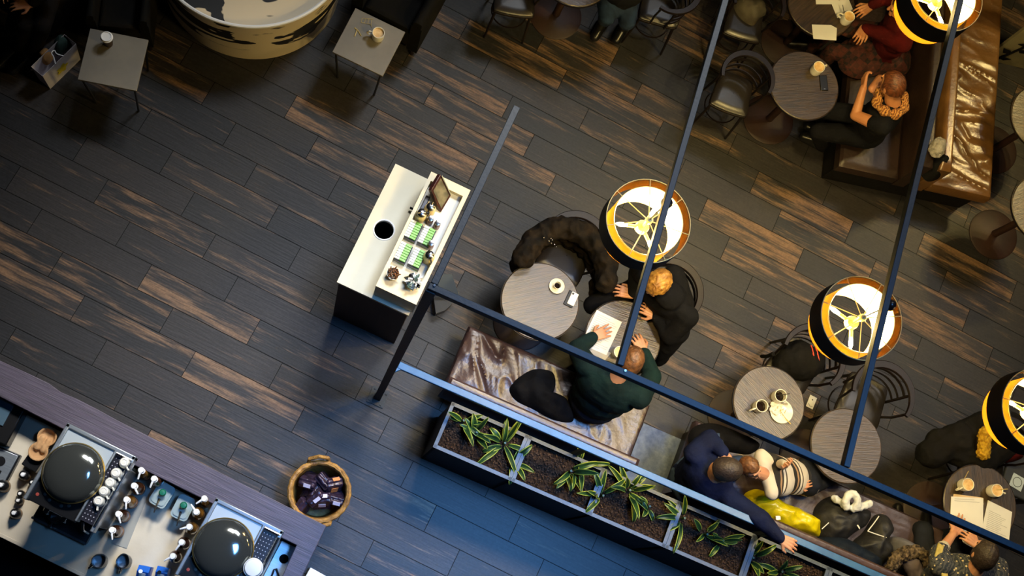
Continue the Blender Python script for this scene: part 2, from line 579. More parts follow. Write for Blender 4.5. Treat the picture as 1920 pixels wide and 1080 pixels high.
# ------------------------------------------------------------------ steel frame over the seating
UA = radians(3.3)
U = V((cos(UA), sin(UA), 0)); VV = V((-sin(UA), cos(UA), 0))
PX, PY, ZB = -0.02, 1.435, 3.52
fr = thing('steel_canopy_frame', 'blue-grey steel frame of post, overhead beams and low rail over the seating', 'frame', (PX, PY, 0))
P0 = V((PX, PY, 0))
b = MB(); b.box((PX, PY, ZB / 2), (.05, .05, ZB), UA); obj('post', b, M_steel_blue, fr, True, .003)
b = MB(); b.box((PX, PY, .006), (.13, .13, .012), UA)
for a in (-1, 1):
    for c in (-1, 1): b.lathe([(0, .02), (.008, .02), (.008, .01)], 8, (PX + a * .045, PY + c * .045, 0))
obj('base_plate', b, M_steel_blue, fr, True)
b = MB(); b.bar(P0 + V((0, 0, ZB)) - U * .02, P0 + V((0, 0, ZB)) + U * 3.9, .032, .055); obj('beam', b, M_steel_blue, fr, True, .003)
A0, A1 = W(968, 203, ZB), V((PX, PY, ZB))
b = MB(); b.bar(A1 + (A0 - A1).normalized() * .018, A0, .034, .055); obj('beam', b, M_steel_blue, fr, True, .003)
def cross(p, q, ext):
    p, q = W(*p, ZB), W(*q, ZB)
    d = (q - p).normalized()
    b = MB(); b.bar(p, q + d * ext, .032, .05); obj('beam', b, M_steel_blue, fr, True, .003)
cross((1161, 686), (1358.7, 0), 1.6)
cross((1584, 876), (1798.4, 0), 1.6)
q0 = P0 + V((0, 0, ZB)) + U * 3.31 + VV * .03
b = MB(); b.bar(q0, q0 + V((-.139, .99, 0)) * 4, .032, .05); obj('beam', b, M_steel_blue, fr, True, .003)
b = MB()
for p in (W(1169, 697, ZB), W(813, 538, ZB)):
    b.lathe([(0, ZB + .036), (.006, ZB + .036), (.008, ZB + .026)], 8, (p.x, p.y, 0))
obj('bolt', b, M_chrome, fr, True)
ZR = 1.15
R0, R1 = W(747, 684.5, ZR), W(1632, 1074, ZR)
rd = (R1 - R0).normalized()
b = MB(); b.bar(R0, R1 + rd * .6, .046, .035); b.bar(V((PX, PY, ZR)), R0 + rd * .03, .03, .03)
M_rail = mat('rail_skylit_blue', S(42, 88, 138), 0.38, 0.0, S(48, 98, 150), 14, spec=0.6)  # bluer than the beams: sky light on the rail put into its colour
obj('rail', b, M_rail, fr, True, .004, label='low rail coloured brighter blue as lit by the sky')
for t in (1.35, 2.75, 4.0):
    p = R0 + rd * t
    b = MB(); b.bar((p.x, p.y, 0), (p.x, p.y, ZR - .015), .03, .03); obj('rail_post', b, M_steel_blue, fr, True, .002)

# ------------------------------------------------------------------ pendant lamps
def make_lamp(loc, rz, label):
    t = thing('pendant_lamp', label, 'lamp', loc, rz, 'drum pendant lamps over the seating')
    # local origin: centre of the top rim, z = 0
    ro, ri = .224, .184
    b = MB(); b.lathe([(ro, 0), (ro + .003, 0), (ro + .003, -.145), (ro, -.145)], 64, closed=True)
    sh = obj('outer_shade', b, M_shade, t)
    b = MB(); b.lathe([(ro - .004, -.001), (ro - .001, -.001), (ro - .001, -.144), (ro - .004, -.144)], 64, closed=True)
    obj('lining', b, M_gold, sh)
    b = MB(); b.lathe([(ri, -.004), (ri + .003, -.004), (ri + .003, -.255), (ri, -.255)], 64, closed=True)
    inn = obj('inner_shade', b, M_fabric, t, label='glowing pale inner drum')
    for rr_, zz_ in ((ri, 0), (ri, -.256), (ro, .001)):
        b = MB(); b.tube([(rr_ * cos(a), rr_ * sin(a), zz_) for a in [2 * pi * k / 48 for k in range(48)]], .0026, 6, True)
        obj('wire_ring', b, M_brassy, t)
    for k in range(7):
        a = 2 * pi * k / 7
        b = MB(); b.tube([(.02 * cos(a), .02 * sin(a), .004), (ri * cos(a), ri * sin(a), 0), (ro * cos(a), ro * sin(a), .001)], .0026, 6)
        obj('spoke', b, M_brassy, t)
    b = MB(); b.lathe([(0, .03), (.014, .028), (.02, .018), (.02, -.004), (.011, -.012), (.011, -.09), (.032, -.095), (.036, -.11), (.036, -.135), (.02, -.15), (0, -.152)], 20)
    hub = obj('hub', b, M_brassy, t)
    for k in range(3):
        a = radians(20) + 2 * pi * k / 3
        d = V((cos(a), sin(a), 0))
        b = MB(); b.tube([d * .03 + V((0, 0, -.122)), d * .08 + V((0, 0, -.122))], .010, 10)
        obj('socket', b, M_brassy, t)
        M = Matrix((d.cross(V((0, 0, 1))), V((0, 0, 1)), d)).transposed()
        b = MB(); b.lathe([(0, 0), (.008, 0), (.011, .02), (.011, .04), (.006, .058), (0, .064)], 14, d * .08 + V((0, 0, -.122)), M)
        obj('bulb', b, M_bulb, t)
    # stem and ceiling rose on the beam
    b = MB(); b.tube([(0, 0, .03), (0, 0, ZB - loc[2] - .02)], .004, 6); obj('stem', b, M_black, t)
    b = MB(); b.ball((0, 0, ZB - loc[2] - .055), (.03, .03, .035), 16, 10); obj('rose', b, M_blackgloss, t)
    return t

LAMPPOW = 45.0
def lamp_light(loc, rz):
    for k in range(3):
        a = rz + radians(20) + 2 * pi * k / 3
        l = bpy.data.lights.new('bulb_light', 'POINT')
        l.energy = LAMPPOW
        l.color = (1.0, 0.74, 0.28)
        l.shadow_soft_size = .018
        o = bpy.data.objects.new('bulb_light', l)
        COL.objects.link(o)
        o.location = V(loc) + V((cos(a) * .112, sin(a) * .112, -.155))
ZL = 3.15
lamps = [((1216, 414), 1.05, 'pendant drum lamp above the blond person and the coat-draped chair'),
         ((1615.5, 596.5), 0.53, 'pendant drum lamp above the two round-backed wooden chairs'),
         ((1773, -10), 0.9, 'pendant drum lamp above the brown double bench, cut by the top edge'),
         ((1952, 769), 0.62, 'pendant drum lamp cut by the right edge above the black coat'),
         (None, 0.3, 'pendant drum lamp beyond the top right corner, over the double bench')]
L0 = None
for pp, rz, lab in lamps:
    p = W(*pp, ZL) if pp else V((4.15, 6.45, ZL))
    if L0 is None: L0 = make_lamp(p, rz, lab)
    else: dup(L0, p, rz, lab)
    lamp_light(p, rz)

# ------------------------------------------------------------------ round tables
def make_table(loc, r, label, rz=0):
    t = thing('round_table', label, 'table', loc, rz, 'round cafe tables')
    b = MB(); b.lathe([(0, .705), (r - .012, .705), (r, .712), (r, .735), (r - .006, .74), (0, .74)], 56); obj('tabletop', b, M_table, t)
    b = MB(); b.lathe([(r + .0005, .713), (r + .003, .713), (r + .003, .733), (r + .0005, .733)], 56, closed=True); obj('edge_band', b, M_darkwood, t)
    b = MB(); b.lathe([(.032, .03), (.03, .06), (.03, .69), (.09, .70), (.09, .705)], 20); obj('pedestal', b, M_redbase, t)
    b = MB(); b.lathe([(0, .032), (.05, .03), (.2, .014), (.215, .008), (.215, 0), (0, 0)], 40); obj('base', b, M_redbase, t)
    return t
TB = {}
tables = [('a', (1013, 565), .28, 'round wooden table with an espresso cup and a phone', 40),
          ('b', (1168, 634), .275, 'round wooden table with a white printed sheet between two men', 10),
          ('c', (1442, 756), .268, 'round wooden table with two mugs and a white plate', -20),
          ('d', (1587, 836), .27, 'bare round wooden table beside a slat-backed chair', 24),
          ('e', (1838, 945), .285, 'round wooden table with an open notebook and two milky coffees', -62),
          ('f', (1508, 160), .28, 'round wooden table with one mug and a black phone', 34),
          ('g', (1541, 8), .28, 'round dark table with papers and napkins at the top edge', 70),
          ('h', (1080, -52), .28, 'round pale table at the top edge above the dark chairs', 0),
          ('i', (1958, 222), .28, 'unlit round table at the right edge nearer the leaf screen', 15),
          ('j', (1960, 392), .28, 'unlit round table at the right edge farther from the leaf screen', 50)]
T0 = None
for key, (px, py), r, lab, ang in tables:
    p = W(px, py, .74); p.z = 0
    if T0 is None: T0 = make_table(p, .28, lab, radians(ang)); o = T0
    else: o = dup(T0, p, radians(ang), lab, scale=(r / .28, r / .28, 1))
    TB[key] = o
ZT = .7402

# ------------------------------------------------------------------ bentwood chairs
def make_chair(loc, rz, label):
    """round-backed chair; it faces local +Y"""
    t = thing('bentwood_chair', label, 'chair', loc, rz, 'dark round-backed wooden chairs')
    b = MB()
    seat = [(-.19, -.2), (-.21, 0), (-.22, .17), (-.18, .21), (0, .225), (.18, .21), (.22, .17), (.21, 0), (.19, -.2), (.1, -.235), (-.1, -.235)]
    pts = catmull([(x, y, 0) for x, y in seat], 4)
    b.prism(pts, .43, .455); obj('seat', b, M_darkwood, t, bevel=.006)
    b = MB()
    for k, sc, z in ((0, 1, .455), (1, .985, .468), (2, .9, .478), (3, .6, .482), (4, .01, .483)):
        pass
    rows = []
    for sc, z in ((.97, .455), (.965, .47), (.9, .48), (.6, .484), (.02, .484)):
        rows.append([V((p.x * sc, p.y * sc, z)) for p in pts + [pts[0]]])
    b.grid(rows); obj('seat_pad', b, mat('chair_leather', S(34, 31, 32), .34, 0, spec=.55), t)
    def arc(r, z, a0, a1, n=28, dy=0.0, ky=1.0):
        return [V((r * sin(a), -.0 + dy - r * cos(a) * ky, z)) for a in [radians(a0 + (a1 - a0) * i / n) for i in range(n + 1)]]
    b = MB(); b.sweep(arc(.275, .79, -108, 108, 36), [.036 + .036 * sin(pi * i / 36) for i in range(37)], .03); obj('back_rail', b, M_darkwood, t)
    for k, (z, r) in enumerate(((.70, .262), (.62, .252), (.54, .243))):
        b = MB(); b.sweep(arc(r, z, -66, 66, 24), .012, .034); obj('back_slat', b, M_darkwood, t)
    for s in (-1, 1):
        a = radians(66) * s
        b = MB(); b.tube([(.235 * sin(a), -.235 * cos(a), .44), (.262 * sin(a), -.262 * cos(a), .78)], .013, 8); obj('back_post', b, M_darkwood, t)
        a = radians(103) * s
        b = MB(); b.tube([(.205 * s, .06, .44), (.24 * s, .075, .6), (.275 * sin(a), -.275 * cos(a), .78)], .012, 8); obj('arm_support', b, M_darkwood, t)
        b = MB(); b.tube([(.17 * s, -.19, .44), (.2 * s, -.24, 0)], [.017, .012], 8); obj('leg', b, M_darkwood, t)
        b = MB(); b.tube([(.185 * s, .18, .44), (.21 * s, .215, 0)], [.017, .012], 8); obj('leg', b, M_darkwood, t)
    b = MB(); b.tube([(.19 * cos(a), .19 * sin(a), .2) for a in [2 * pi * k / 24 for k in range(24)]], .008, 6, True); obj('stretcher', b, M_darkwood, t)
    return t
CH0 = None
def chair(seat_px, face_px, label, k=.82):
    """seat_px: seat centre in the photo; face_px: where the chair faces"""
    global CH0
    p = W(seat_px[0], seat_px[1], .47); q = W(face_px[0], face_px[1], .47)
    d = q - p
    rz = atan2(d.y, d.x) - pi / 2
    p.z = 0
    if CH0 is None:
        CH0 = make_chair(p, rz, label); CH0.scale = (k, k, 1); return CH0
    return dup(CH0, p, rz, label, scale=(k, k, 1))
chair((1618, 752), (1588, 836), 'dark slat-backed chair pulled up to the bare round table')
chair((1492, 684), (1440, 752), 'dark chair with a black backpack on its seat')
chair((1062, 480), (1013, 565), 'dark chair with a long coat thrown over its back')
chair((1232, 565), (1166, 632), 'dark chair under the blond person in black')
chair((1374, 176), (1350, 260), 'dark chair with a leather seat right of the black shadow under the left cross beam', .72)
chair((1396, 40), (1385, 100), 'dark chair with a grey bag on its seat', .72)
chair((966, -8), (960, 60), 'dark chair left of the pale table at the top edge', .74)
chair((1240, 12), (1090, -40), 'dark chair right of the seated person at the top edge', .74)
chair((1842, 852), (1838, 940), 'dark chair under the black fur-collared coat')

# ------------------------------------------------------------------ benches
def folds(seed, amp, dirn=(1, .3), fx=6.0, mask=None):
    o = V((seed * 3.1, seed * 1.7, seed))
    def fn(x, y):
        q = V((x * dirn[0] * fx + y * dirn[1] * fx, (y * dirn[0] - x * dirn[1]) * fx * .32, 0)) + o
        w = V((noise.noise(q * .7), noise.noise(q * .7 + V((9, 3, 1))), 0)) * .9
        a = 1 - abs(noise.noise(q + w)) * 2.4
        a = max(0, a) ** 2
        m = mask(x, y) if mask else 1
        return amp * m * (a + .3 * noise.noise(q * 2))
    return fn
# bench 1
t = thing('leather_bench', 'brown leather bench with crumpled seat where the man in dark green sits', 'bench', W(1015, 760, 0) * V((1, 1, 0)) if False else (1.05, 1.9, 0))
u1, v1 = U, VV
O1 = V((.355, 1.665, 0))
gauss = lambda x, y, cx, cy, s: math.exp(-((x - cx) ** 2 + (y - cy) ** 2) / (s * s))
f1 = folds(3, .020, (1, .55), 9, lambda x, y: .25 + 1.1 * gauss(x, y, .28, .26, .26))
b = MB(); b.soft(O1, u1, v1, 1.44, .46, .33, .45, f1, .028, 110, 44); obj('seat_cushion', b, M_leather, t, True)
b = MB(); b.box(O1 + u1 * .72 + v1 * .24 + V((0, 0, .19)), (1.38, .42, .28), UA); obj('plinth', b, M_darkwood, t, True)
b = MB(); b.soft(O1 - v1 * .062, u1, v1, 1.44, .065, .2, .76, None, .022, 60, 8); obj('backrest', b, M_leather, t, True)
# bench 2
O2 = O1 + u1 * 1.80
f2 = folds(8, .008, (.2, 1), 14)
t = thing('leather_bench', 'brown leather bench under the man in navy, the child and the pile of coats', 'bench', O2 + u1 * 1.1 + v1 * .2)
b = MB(); b.soft(O2, u1, v1, 2.3, .50, .33, .45, f2, .028, 110, 30)
obj('seat_cushion', b, mat('violet_leather', S(70, 58, 66), .38, 0, S(56, 42, 40), 6, bump=.2, bscale=40), t, True)
b = MB(); b.box(O2 + u1 * 1.15 + v1 * .25 + V((0, 0, .17)), (2.2, .44, .32), UA); obj('plinth', b, M_darkwood, t, True)
b = MB(); b.soft(O2 - v1 * .062, u1, v1, 2.3, .065, .2, .76, None, .022, 60, 8); obj('backrest', b, M_leather, t, True)

# double bench at the right
B3 = V((2.366, 4.636, 0)); u3 = V((cos(radians(16.5)), sin(radians(16.5)), 0)); v3 = V((-u3.y, u3.x, 0)); A3 = radians(16.5)
t = thing('double_bench', 'long back-to-back leather bench at the right with a gold-lit seat', 'bench', B3 + u3 * .6 + v3 * 1.0)
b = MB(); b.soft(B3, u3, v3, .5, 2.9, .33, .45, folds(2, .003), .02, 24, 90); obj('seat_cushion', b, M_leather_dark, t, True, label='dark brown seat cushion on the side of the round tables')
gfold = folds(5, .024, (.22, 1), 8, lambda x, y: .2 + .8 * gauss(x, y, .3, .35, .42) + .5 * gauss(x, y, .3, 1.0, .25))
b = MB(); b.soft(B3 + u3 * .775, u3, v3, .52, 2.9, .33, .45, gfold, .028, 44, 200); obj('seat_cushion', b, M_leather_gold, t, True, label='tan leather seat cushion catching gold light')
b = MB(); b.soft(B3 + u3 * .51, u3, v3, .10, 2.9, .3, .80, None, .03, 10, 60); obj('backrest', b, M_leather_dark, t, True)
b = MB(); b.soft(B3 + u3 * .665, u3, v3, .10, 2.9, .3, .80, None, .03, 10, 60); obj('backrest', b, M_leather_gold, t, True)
b = MB(); b.box(B3 + u3 * .645 + v3 * 1.45 + V((0, 0, .17)), (1.22, 2.8, .32), A3); obj('plinth', b, M_black, t, True)

# ------------------------------------------------------------------ planters and plants
ZP = .80
M_planter = mat('planter_steel', S(70, 84, 106), .45, 0, S(58, 72, 94), 10, spec=.6)
Q0 = W(812, 838, ZP); Q0.z = 0
PW, PD = .574, .33
plant_boxes = []
names = ['first black planter box by the post end of the rail', 'second planter box from the post, with a trailing plant over its rim',
         'third planter box from the post, thick with leaves', 'fourth planter box from the post, below the man in navy',
         'fifth planter box from the post, below the hand on the rail', 'last planter box at the bottom edge of the row']
def make_planter(loc, label):
    t = thing('planter_box', label, 'planter', loc, UA, 'row of steel planter boxes')
    w = .02
    b = MB()
    for c, d in (((PW / 2 - .002, w / 2, ZP / 2), (PW - .006, w, ZP)), ((PW / 2 - .002, PD - w / 2, ZP / 2), (PW - .006, w, ZP)),
                 ((w / 2, PD / 2, ZP / 2), (w, PD, ZP)), ((PW - .006 - w / 2, PD / 2, ZP / 2), (w, PD, ZP))):
        b.box(c, d)
    obj('box', b, mat('planter_black', S(14, 16, 20), .6, spec=.3), t)
    b = MB()
    for c, d in (((PW / 2 - .002, w / 2, ZP), (PW - .006, w + .004, .008)), ((PW / 2 - .002, PD - w / 2, ZP), (PW - .006, w + .004, .008)),
                 ((w / 2, PD / 2, ZP), (w + .004, PD, .008)), ((PW - .006 - w / 2, PD / 2, ZP), (w + .004, PD, .008))):
        b.box(c, d)
    obj('rim', b, M_planter, t, label='blue-grey rim')
    b = MB()
    rows = [[V((w + (PW - .006 - 2 * w) * i / 30, w + (PD - 2 * w) * j / 18, ZP - .045 + .012 * noise.noise(V((i * .35, j * .35, 3))) + .006 * noise.noise(V((i * 1.1, j * 1.1, 7))))) for i in range(31)] for j in range(19)]
    b.grid(rows)
    s = obj('soil', b, M_soil, t); s['kind'] = 'stuff'
    b = MB()
    r = random.Random(4)
    for k in range(420):
        x, y = w + .01 + r.random() * (PW - .046 - .02), w + .01 + r.random() * (PD - 2 * w - .02)
        b.ball((x, y, ZP - .04 + r.random() * .008), (.004 + r.random() * .004, .004 + r.random() * .003, .003), 6, 4)
    s = obj('clay_pebbles', b, mat('clay', S(78, 60, 48), .8, 0, S(50, 38, 32), 40), t); s['kind'] = 'stuff'
    return t
PB0 = None
for k in range(6):
    p = Q0 + U * (PW * k)
    if PB0 is None: PB0 = make_planter(p, names[k])
    else: dup(PB0, p, UA, names[k])

def leaf(b, base, az, el, L, wd, droop, r):
    """one bent blade: green middle, yellow margins"""
    n = 9
    p = V(base)
    cross = [-1, -.72, 0, .72, 1]
    rows = []
    e = el
    tw = (r.random() - .5) * 1.2
    for i in range(n + 1):
        tt = i / n
        d = V((cos(az) * cos(e), sin(az) * cos(e), sin(e)))
        sd = V((-sin(az), cos(az), 0))
        up = sd.cross(d) * -1
        a = tw * tt
        sdd = sd * cos(a) + up * sin(a)
        w = wd * (sin(pi * (tt * .86 + .1)) ** .8) * (1 if tt < .97 else .25)
        rows.append([p + sdd * (c * w / 2) - up * (0.22 * w * (1 - abs(c))) for c in cross])
        p = p + d * (L / n)
        e -= droop / n * (0.4 + 1.2 * tt)
        az += (r.random() - .5) * .12
    nb = len(b.v)
    b.grid(rows)
    k = 0
    for i in range(n):
        for c in range(4):
            b.m[len(b.f) - n * 4 + k] = 1 if c in (0, 3) else 0
            k += 1

def plant(px, py, n, L, label, seed, bias=None):
    r = random.Random(seed)
    base = W(px, py, ZP - .04)
    t = thing('variegated_plant', label, 'plant', base, 0, 'yellow-edged plants in the planter row')
    b = MB()
    n = max(5, int(n * .8))
    for k in range(n):
        az = r.uniform(0, 2 * pi)
        el = r.uniform(.62, 1.4)
        bb = V((cos(az) * r.uniform(.005, .04), sin(az) * r.uniform(.005, .04), 0))
        leaf(b, bb, az if not bias or r.random() < .35 else bias + r.uniform(-.7, .7), el, L * r.uniform(.65, 1.15), r.uniform(.030, .046), r.uniform(.5, 2.8), r)
    o = obj('foliage', b, [M_leafgreen, M_leafyellow], t)
    s = o.modifiers.new('thick', 'SOLIDIFY'); s.thickness = .0012
    b = MB(); b.tube([(0, 0, -.02), (0, 0, .05)], [.012, .008], 8); obj('stem', b, M_leafgreen, t)
DL = atan2(*(WD((1060, 880), (1035, 950), ZP)[i] for i in (1, 0)))
for px, py, n, L, lab, sd, bi in [
        (868, 790, 9, .17, 'small curly-leaved plant at the left end of the planter row', 1, None),
        (892, 812, 9, .16, 'short tufted plant right of the curly-leaved one in the first box', 2, None),
        (945, 832, 14, .22, 'bushy plant at the right end of the first planter box', 3, None),
        (962, 866, 6, .16, 'small plant leaning over the divider of the first and second boxes', 4, None),
        (1068, 884, 9, .27, 'plant with a long leaf hanging over the outer rim', 5, DL),
        (1088, 868, 7, .20, 'upright plant behind the trailing one in the second box', 6, None),
        (1128, 930, 9, .21, 'wide-leaved plant at the left of the third box', 7, None),
        (1178, 920, 14, .23, 'dense tall plant in the middle of the third box', 8, None),
        (1215, 950, 6, .16, 'thin plant at the right end of the third box', 9, None),
        (1280, 972, 8, .22, 'arching plant at the left of the fourth box', 10, None),
        (1322, 1002, 8, .18, 'low plant in the middle of the fourth box', 11, None),
        (1352, 1014, 6, .15, 'shaded plant beneath the navy sleeve', 12, None),
        (1408, 1046, 7, .20, 'plant right of the fourth divider below the rail', 13, None),
        (1462, 1072, 9, .20, 'plant with thin leaves at the bottom edge', 14, None)]:
    plant(px, py, n, L, lab, sd, bi)

# ------------------------------------------------------------------ small tableware
def make_mug(loc, rz, label, liquid, fill=.7, s=1.0, group='white coffee mugs'):
    t = thing('coffee_mug', label, 'mug', loc, rz, group)
    r, h = .046 * s, .092 * s
    b = MB(); b.lathe([(0, 0), (r * .82, 0), (r * .9, .006), (r, .03 * s), (r, h), (r - .002, h + .002), (r - .0055, h), (r - .006, .012), (0, .008)], 36)
    obj('cup', b, M_white, t)
    b = MB(); b.lathe([(0, h * fill), (r - .006, h * fill)], 30); obj('coffee', b, liquid, t)
    b = MB(); b.tube([(r - .004, 0, h * .82), (r + .022 * s, 0, h * .84), (r + .034 * s, 0, h * .6), (r + .026 * s, 0, h * .32), (r - .004, 0, h * .24)], .0062 * s, 8, flat=1.5); obj('handle', b, M_white, t)
    return t
def img_ang(d, z=.8, at=(960, 540)):
    v = WD(at, (at[0] + d[0] * 40, at[1] + d[1] * 40), z)
    return atan2(v.y, v.x)
def stick(p, q, label, m, name='stir_stick', r=.0028):
    t = MB(); t.tube([p, q], r, 6)
    c = V(p)
    t.v = [x - c for x in t.v]
    o = obj(name, t, m)
    o.location = c
    return tag(o, label, 'stirrer')
def sheet(pts, z, label, name='paper_sheet', m=None, th=.0012, cat='paper', group=None, lines=None):
    p = [W(x, y, z) for x, y in pts]
    c = sum(p, V((0, 0, 0))) / len(p)
    b = MB(); b.prism([q - c for q in p], 0, th)
    if lines:
        # printed rows of text as thin grey strokes
        u0, u1, v0, v1, n = lines
        r = random.Random(int(pts[0][0]))
        P = lambda u, v: (p[0] * (1 - u) + p[1] * u) * (1 - v) + (p[3] * (1 - u) + p[2] * u) * v - c
        for k in range(n):
            vv = v0 + (v1 - v0) * k / max(1, n - 1)
            e = u0 + (u1 - u0) * r.uniform(.55, 1)
            q = [P(u0, vv), P(e, vv), P(e, vv + .012), P(u0, vv + .012)]
            b.add([V((a.x, a.y, th + .0004)) for a in q], [(0, 1, 2, 3)], 1)
    o = obj(name, b, [m or M_paper, mat('print_grey', S(168, 170, 178), .8)], smooth=False)
    o.location = c
    return tag(o, label, cat, group)

pt = lambda x, y: W(x, y, ZT)
# table with espresso and phone
t = thing('saucer', 'small white saucer under the espresso cup', 'saucer', pt(1043.5, 537))
b = MB(); b.lathe([(0, .002), (.03, .002), (.046, .008), (.055, .014), (.056, .012), (.047, .005), (.03, 0), (0, 0)], 36); obj('plate', b, M_white, t)
p = pt(1043.5, 537)
t = thing('espresso_cup', 'nearly empty espresso cup on the white saucer', 'cup', p + V((0, 0, .0045)), img_ang((.2, -1)))
b = MB(); b.lathe([(0, 0), (.016, 0), (.022, .01), (.027, .038), (.025, .038), (.019, .009), (0, .006)], 28); obj('cup', b, M_white, t)
b = MB(); b.lathe([(0, .016), (.021, .016)], 24); obj('coffee', b, M_coffee, t)
b = MB(); b.tube([(.024, 0, .03), (.036, 0, .03), (.036, 0, .015), (.022, 0, .012)], .003, 6); obj('handle', b, M_white, t)
c = pt(1070, 561)
a = img_ang((.43, -.9))
t = thing('phone_wallet', 'black phone case lying under the white phone', 'phone case', c, a)
b = MB(); b.box((0, 0, .004), (.115, .07, .008)); obj('case', b, M_blackgloss, t, bevel=.003)
t = thing('phone', 'white phone on the black case beside the espresso', 'phone', c + V((0, 0, .0082)) + V((.012, .006, 0)), a)
b = MB(); b.box((0, 0, .004), (.098, .052, .008)); obj('body', b, M_whitepl, t, bevel=.004)
b = MB(); b.box((.034, .014, .0085), (.014, .014, .001)); obj('lens', b, M_blackgloss, t)
# printed sheet and bowl on the table between the men
sheet([(1119, 581), (1166, 604), (1137, 666), (1089, 645)], ZT + .001, 'white printed sheet on the table between the two men', lines=(.08, .95, .08, .92, 16))
sheet([(1100, 640), (1146, 662), (1132, 678), (1104, 664)], ZT, 'second sheet sticking out under the printed one', m=mat('grey_paper', S(168, 164, 160), .8))
t = thing('white_mug', 'white mug beside the green sweater man, under the cross beam', 'mug', pt(1157, 664))
b = MB(); b.lathe([(0, 0), (.034, 0), (.04, .01), (.043, .08), (.039, .08), (.036, .012), (0, .01)], 32); obj('cup', b, M_white, t)
b = MB(); b.lathe([(0, .066), (.039, .066)], 28); obj('coffee', b, M_latte, t)
b = MB(); b.tube([(.04, 0, .065), (.066, 0, .062), (.066, 0, .03), (.04, 0, .025)], .006, 6); obj('handle', b, M_white, t)

# table with two mugs and a plate
m = make_mug(pt(1420, 764), img_ang((-1, .35)), 'mug of black coffee with its handle to the left', M_coffee, .55)
make_mug(pt(1455, 745), img_ang((.75, .75)), 'mug of black coffee with a dark stirrer, behind the plate', M_coffee, .4)
stick(W(1455, 742, ZT + .05), W(1481, 738, ZT + .11), 'dark stirrer standing in the mug behind the plate', M_blackgloss)
t = thing('side_plate', 'white plate with crumbs and a crumpled napkin', 'plate', pt(1464, 772))
b = MB(); b.lathe([(0, .004), (.05, .004), (.058, .008), (.084, .016), (.086, .014), (.06, .004), (.05, 0), (0, 0)], 48); obj('dish', b, M_white, t)
r = random.Random(5); b = MB()
for k in range(14): b.ball((r.uniform(-.03, .03), r.uniform(-.03, .035), .007), r.uniform(.002, .005), 6, 4)
s = obj('crumbs', b, mat('crumb', S(196, 160, 96), .8), t); s['kind'] = 'stuff'
c = W(1453, 768, ZT + .012)
mb = MB()
for k in range(9): mb.ball(c + V((r.uniform(-.035, .03), r.uniform(-.025, .03), r.uniform(0, .012))), (r.uniform(.012, .022), r.uniform(.01, .018), .008), 10, 6)
me = remesh(mb, .004, 2, .004, 60)
me.transform(Matrix.Translation(-c)); me.materials.append(mat('napkin', S(226, 222, 214), .85))
o = obj('crumpled_napkin', me, None); o.location = c; tag(o, 'crumpled paper napkin on the white plate', 'napkin')
t = thing('teaspoon', 'teaspoon lying across the white plate', 'spoon', W(1472, 782, ZT + .02))
b = MB(); b.tube([W(1463, 770, ZT + .013), W(1472, 783, ZT + .02), W(1482, 795, ZT + .016)], [.0022, .0026, .0055], 8); obj('spoon_handle', b, M_brassy, t, True)
b = MB(); b.ball(W(1462, 768, ZT + .013), (.013, .010, .004), 12, 8); obj('spoon_bowl', b, M_brassy, t, True)

# table with notebook
make_mug(pt(1803, 910), img_ang((-.9, .45)), 'milky coffee mug nearest the left rim of the notebook table', M_latte, .93)
make_mug(pt(1857, 921), img_ang((.9, .3)), 'milky coffee mug above the right page of the notebook', M_latte, .93)
stick(W(1806, 902, ZT + .085), W(1816, 883, ZT + .13), 'wooden stirrer in the left milky coffee', M_brassy)
stick(W(1868, 918, ZT + .085), W(1890, 917, ZT + .10), 'wooden stirrer in the right milky coffee', M_brassy)
sheet([(1783, 931), (1843, 934), (1842, 1004), (1780, 990)], ZT + .004, 'left page block of the open notebook under the hand', 'notebook_page', th=.006, lines=(.1, .9, .06, .12, 2))
sheet([(1852, 938), (1897, 960), (1890, 1024), (1838, 1004)], ZT + .004, 'handwritten right page of the open notebook', 'notebook_page', th=.005, lines=(.12, .9, .25, .9, 14))
sheet([(1788, 926), (1842, 933), (1844, 946), (1785, 940)], ZT + .001, 'beige inserted paper at the top of the notebook', m=mat('beige_paper', S(214, 190, 160), .8), th=.002)
sheet([(1802, 1008), (1830, 1014), (1826, 1028), (1806, 1018)], ZT + .0005, 'small white paper slip below the notebook', th=.001)

# table with one mug and phone, and the papers table
make_mug(pt(1527, 134), img_ang((.95, -.3)), 'mug of milky coffee on the table with the black phone', M_latte, .9)
t = thing('phone', 'black phone on the table in front of the woman with the bun', 'phone', pt(1544, 156), img_ang((.05, 1)))
b = MB(); b.box((0, 0, .004), (.125, .062, .008)); obj('body', b, M_blackgloss, t, bevel=.004)
b = MB(); b.box((.05, 0, .0084), (.004, .012, .0006)); obj('speaker_slot', b, M_steel, t)
make_mug(pt(1583, 40), img_ang((-.9, -.4)), 'milky coffee mug with a dark stirrer on the papers table', M_latte, .9)
stick(W(1584, 32, ZT + .08), W(1580, 9, ZT + .12), 'dark stirrer in the mug on the papers table', M_blackgloss)
sheet([(1522, 46), (1558, 47), (1569, 53), (1568, 76), (1525, 73)], ZT + .001, 'stack of pale paper slips at the front of the papers table')
sheet([(1529, -4), (1571, -6), (1574, 8), (1530, 8)], ZT + .001, 'white sheet cut by the top edge on the papers table')
sheet([(1558, 5), (1590, -4), (1601, 22), (1570, 34)], ZT + .002, 'tilted white napkin under the mug on the papers table', 'paper_napkin', cat='napkin')

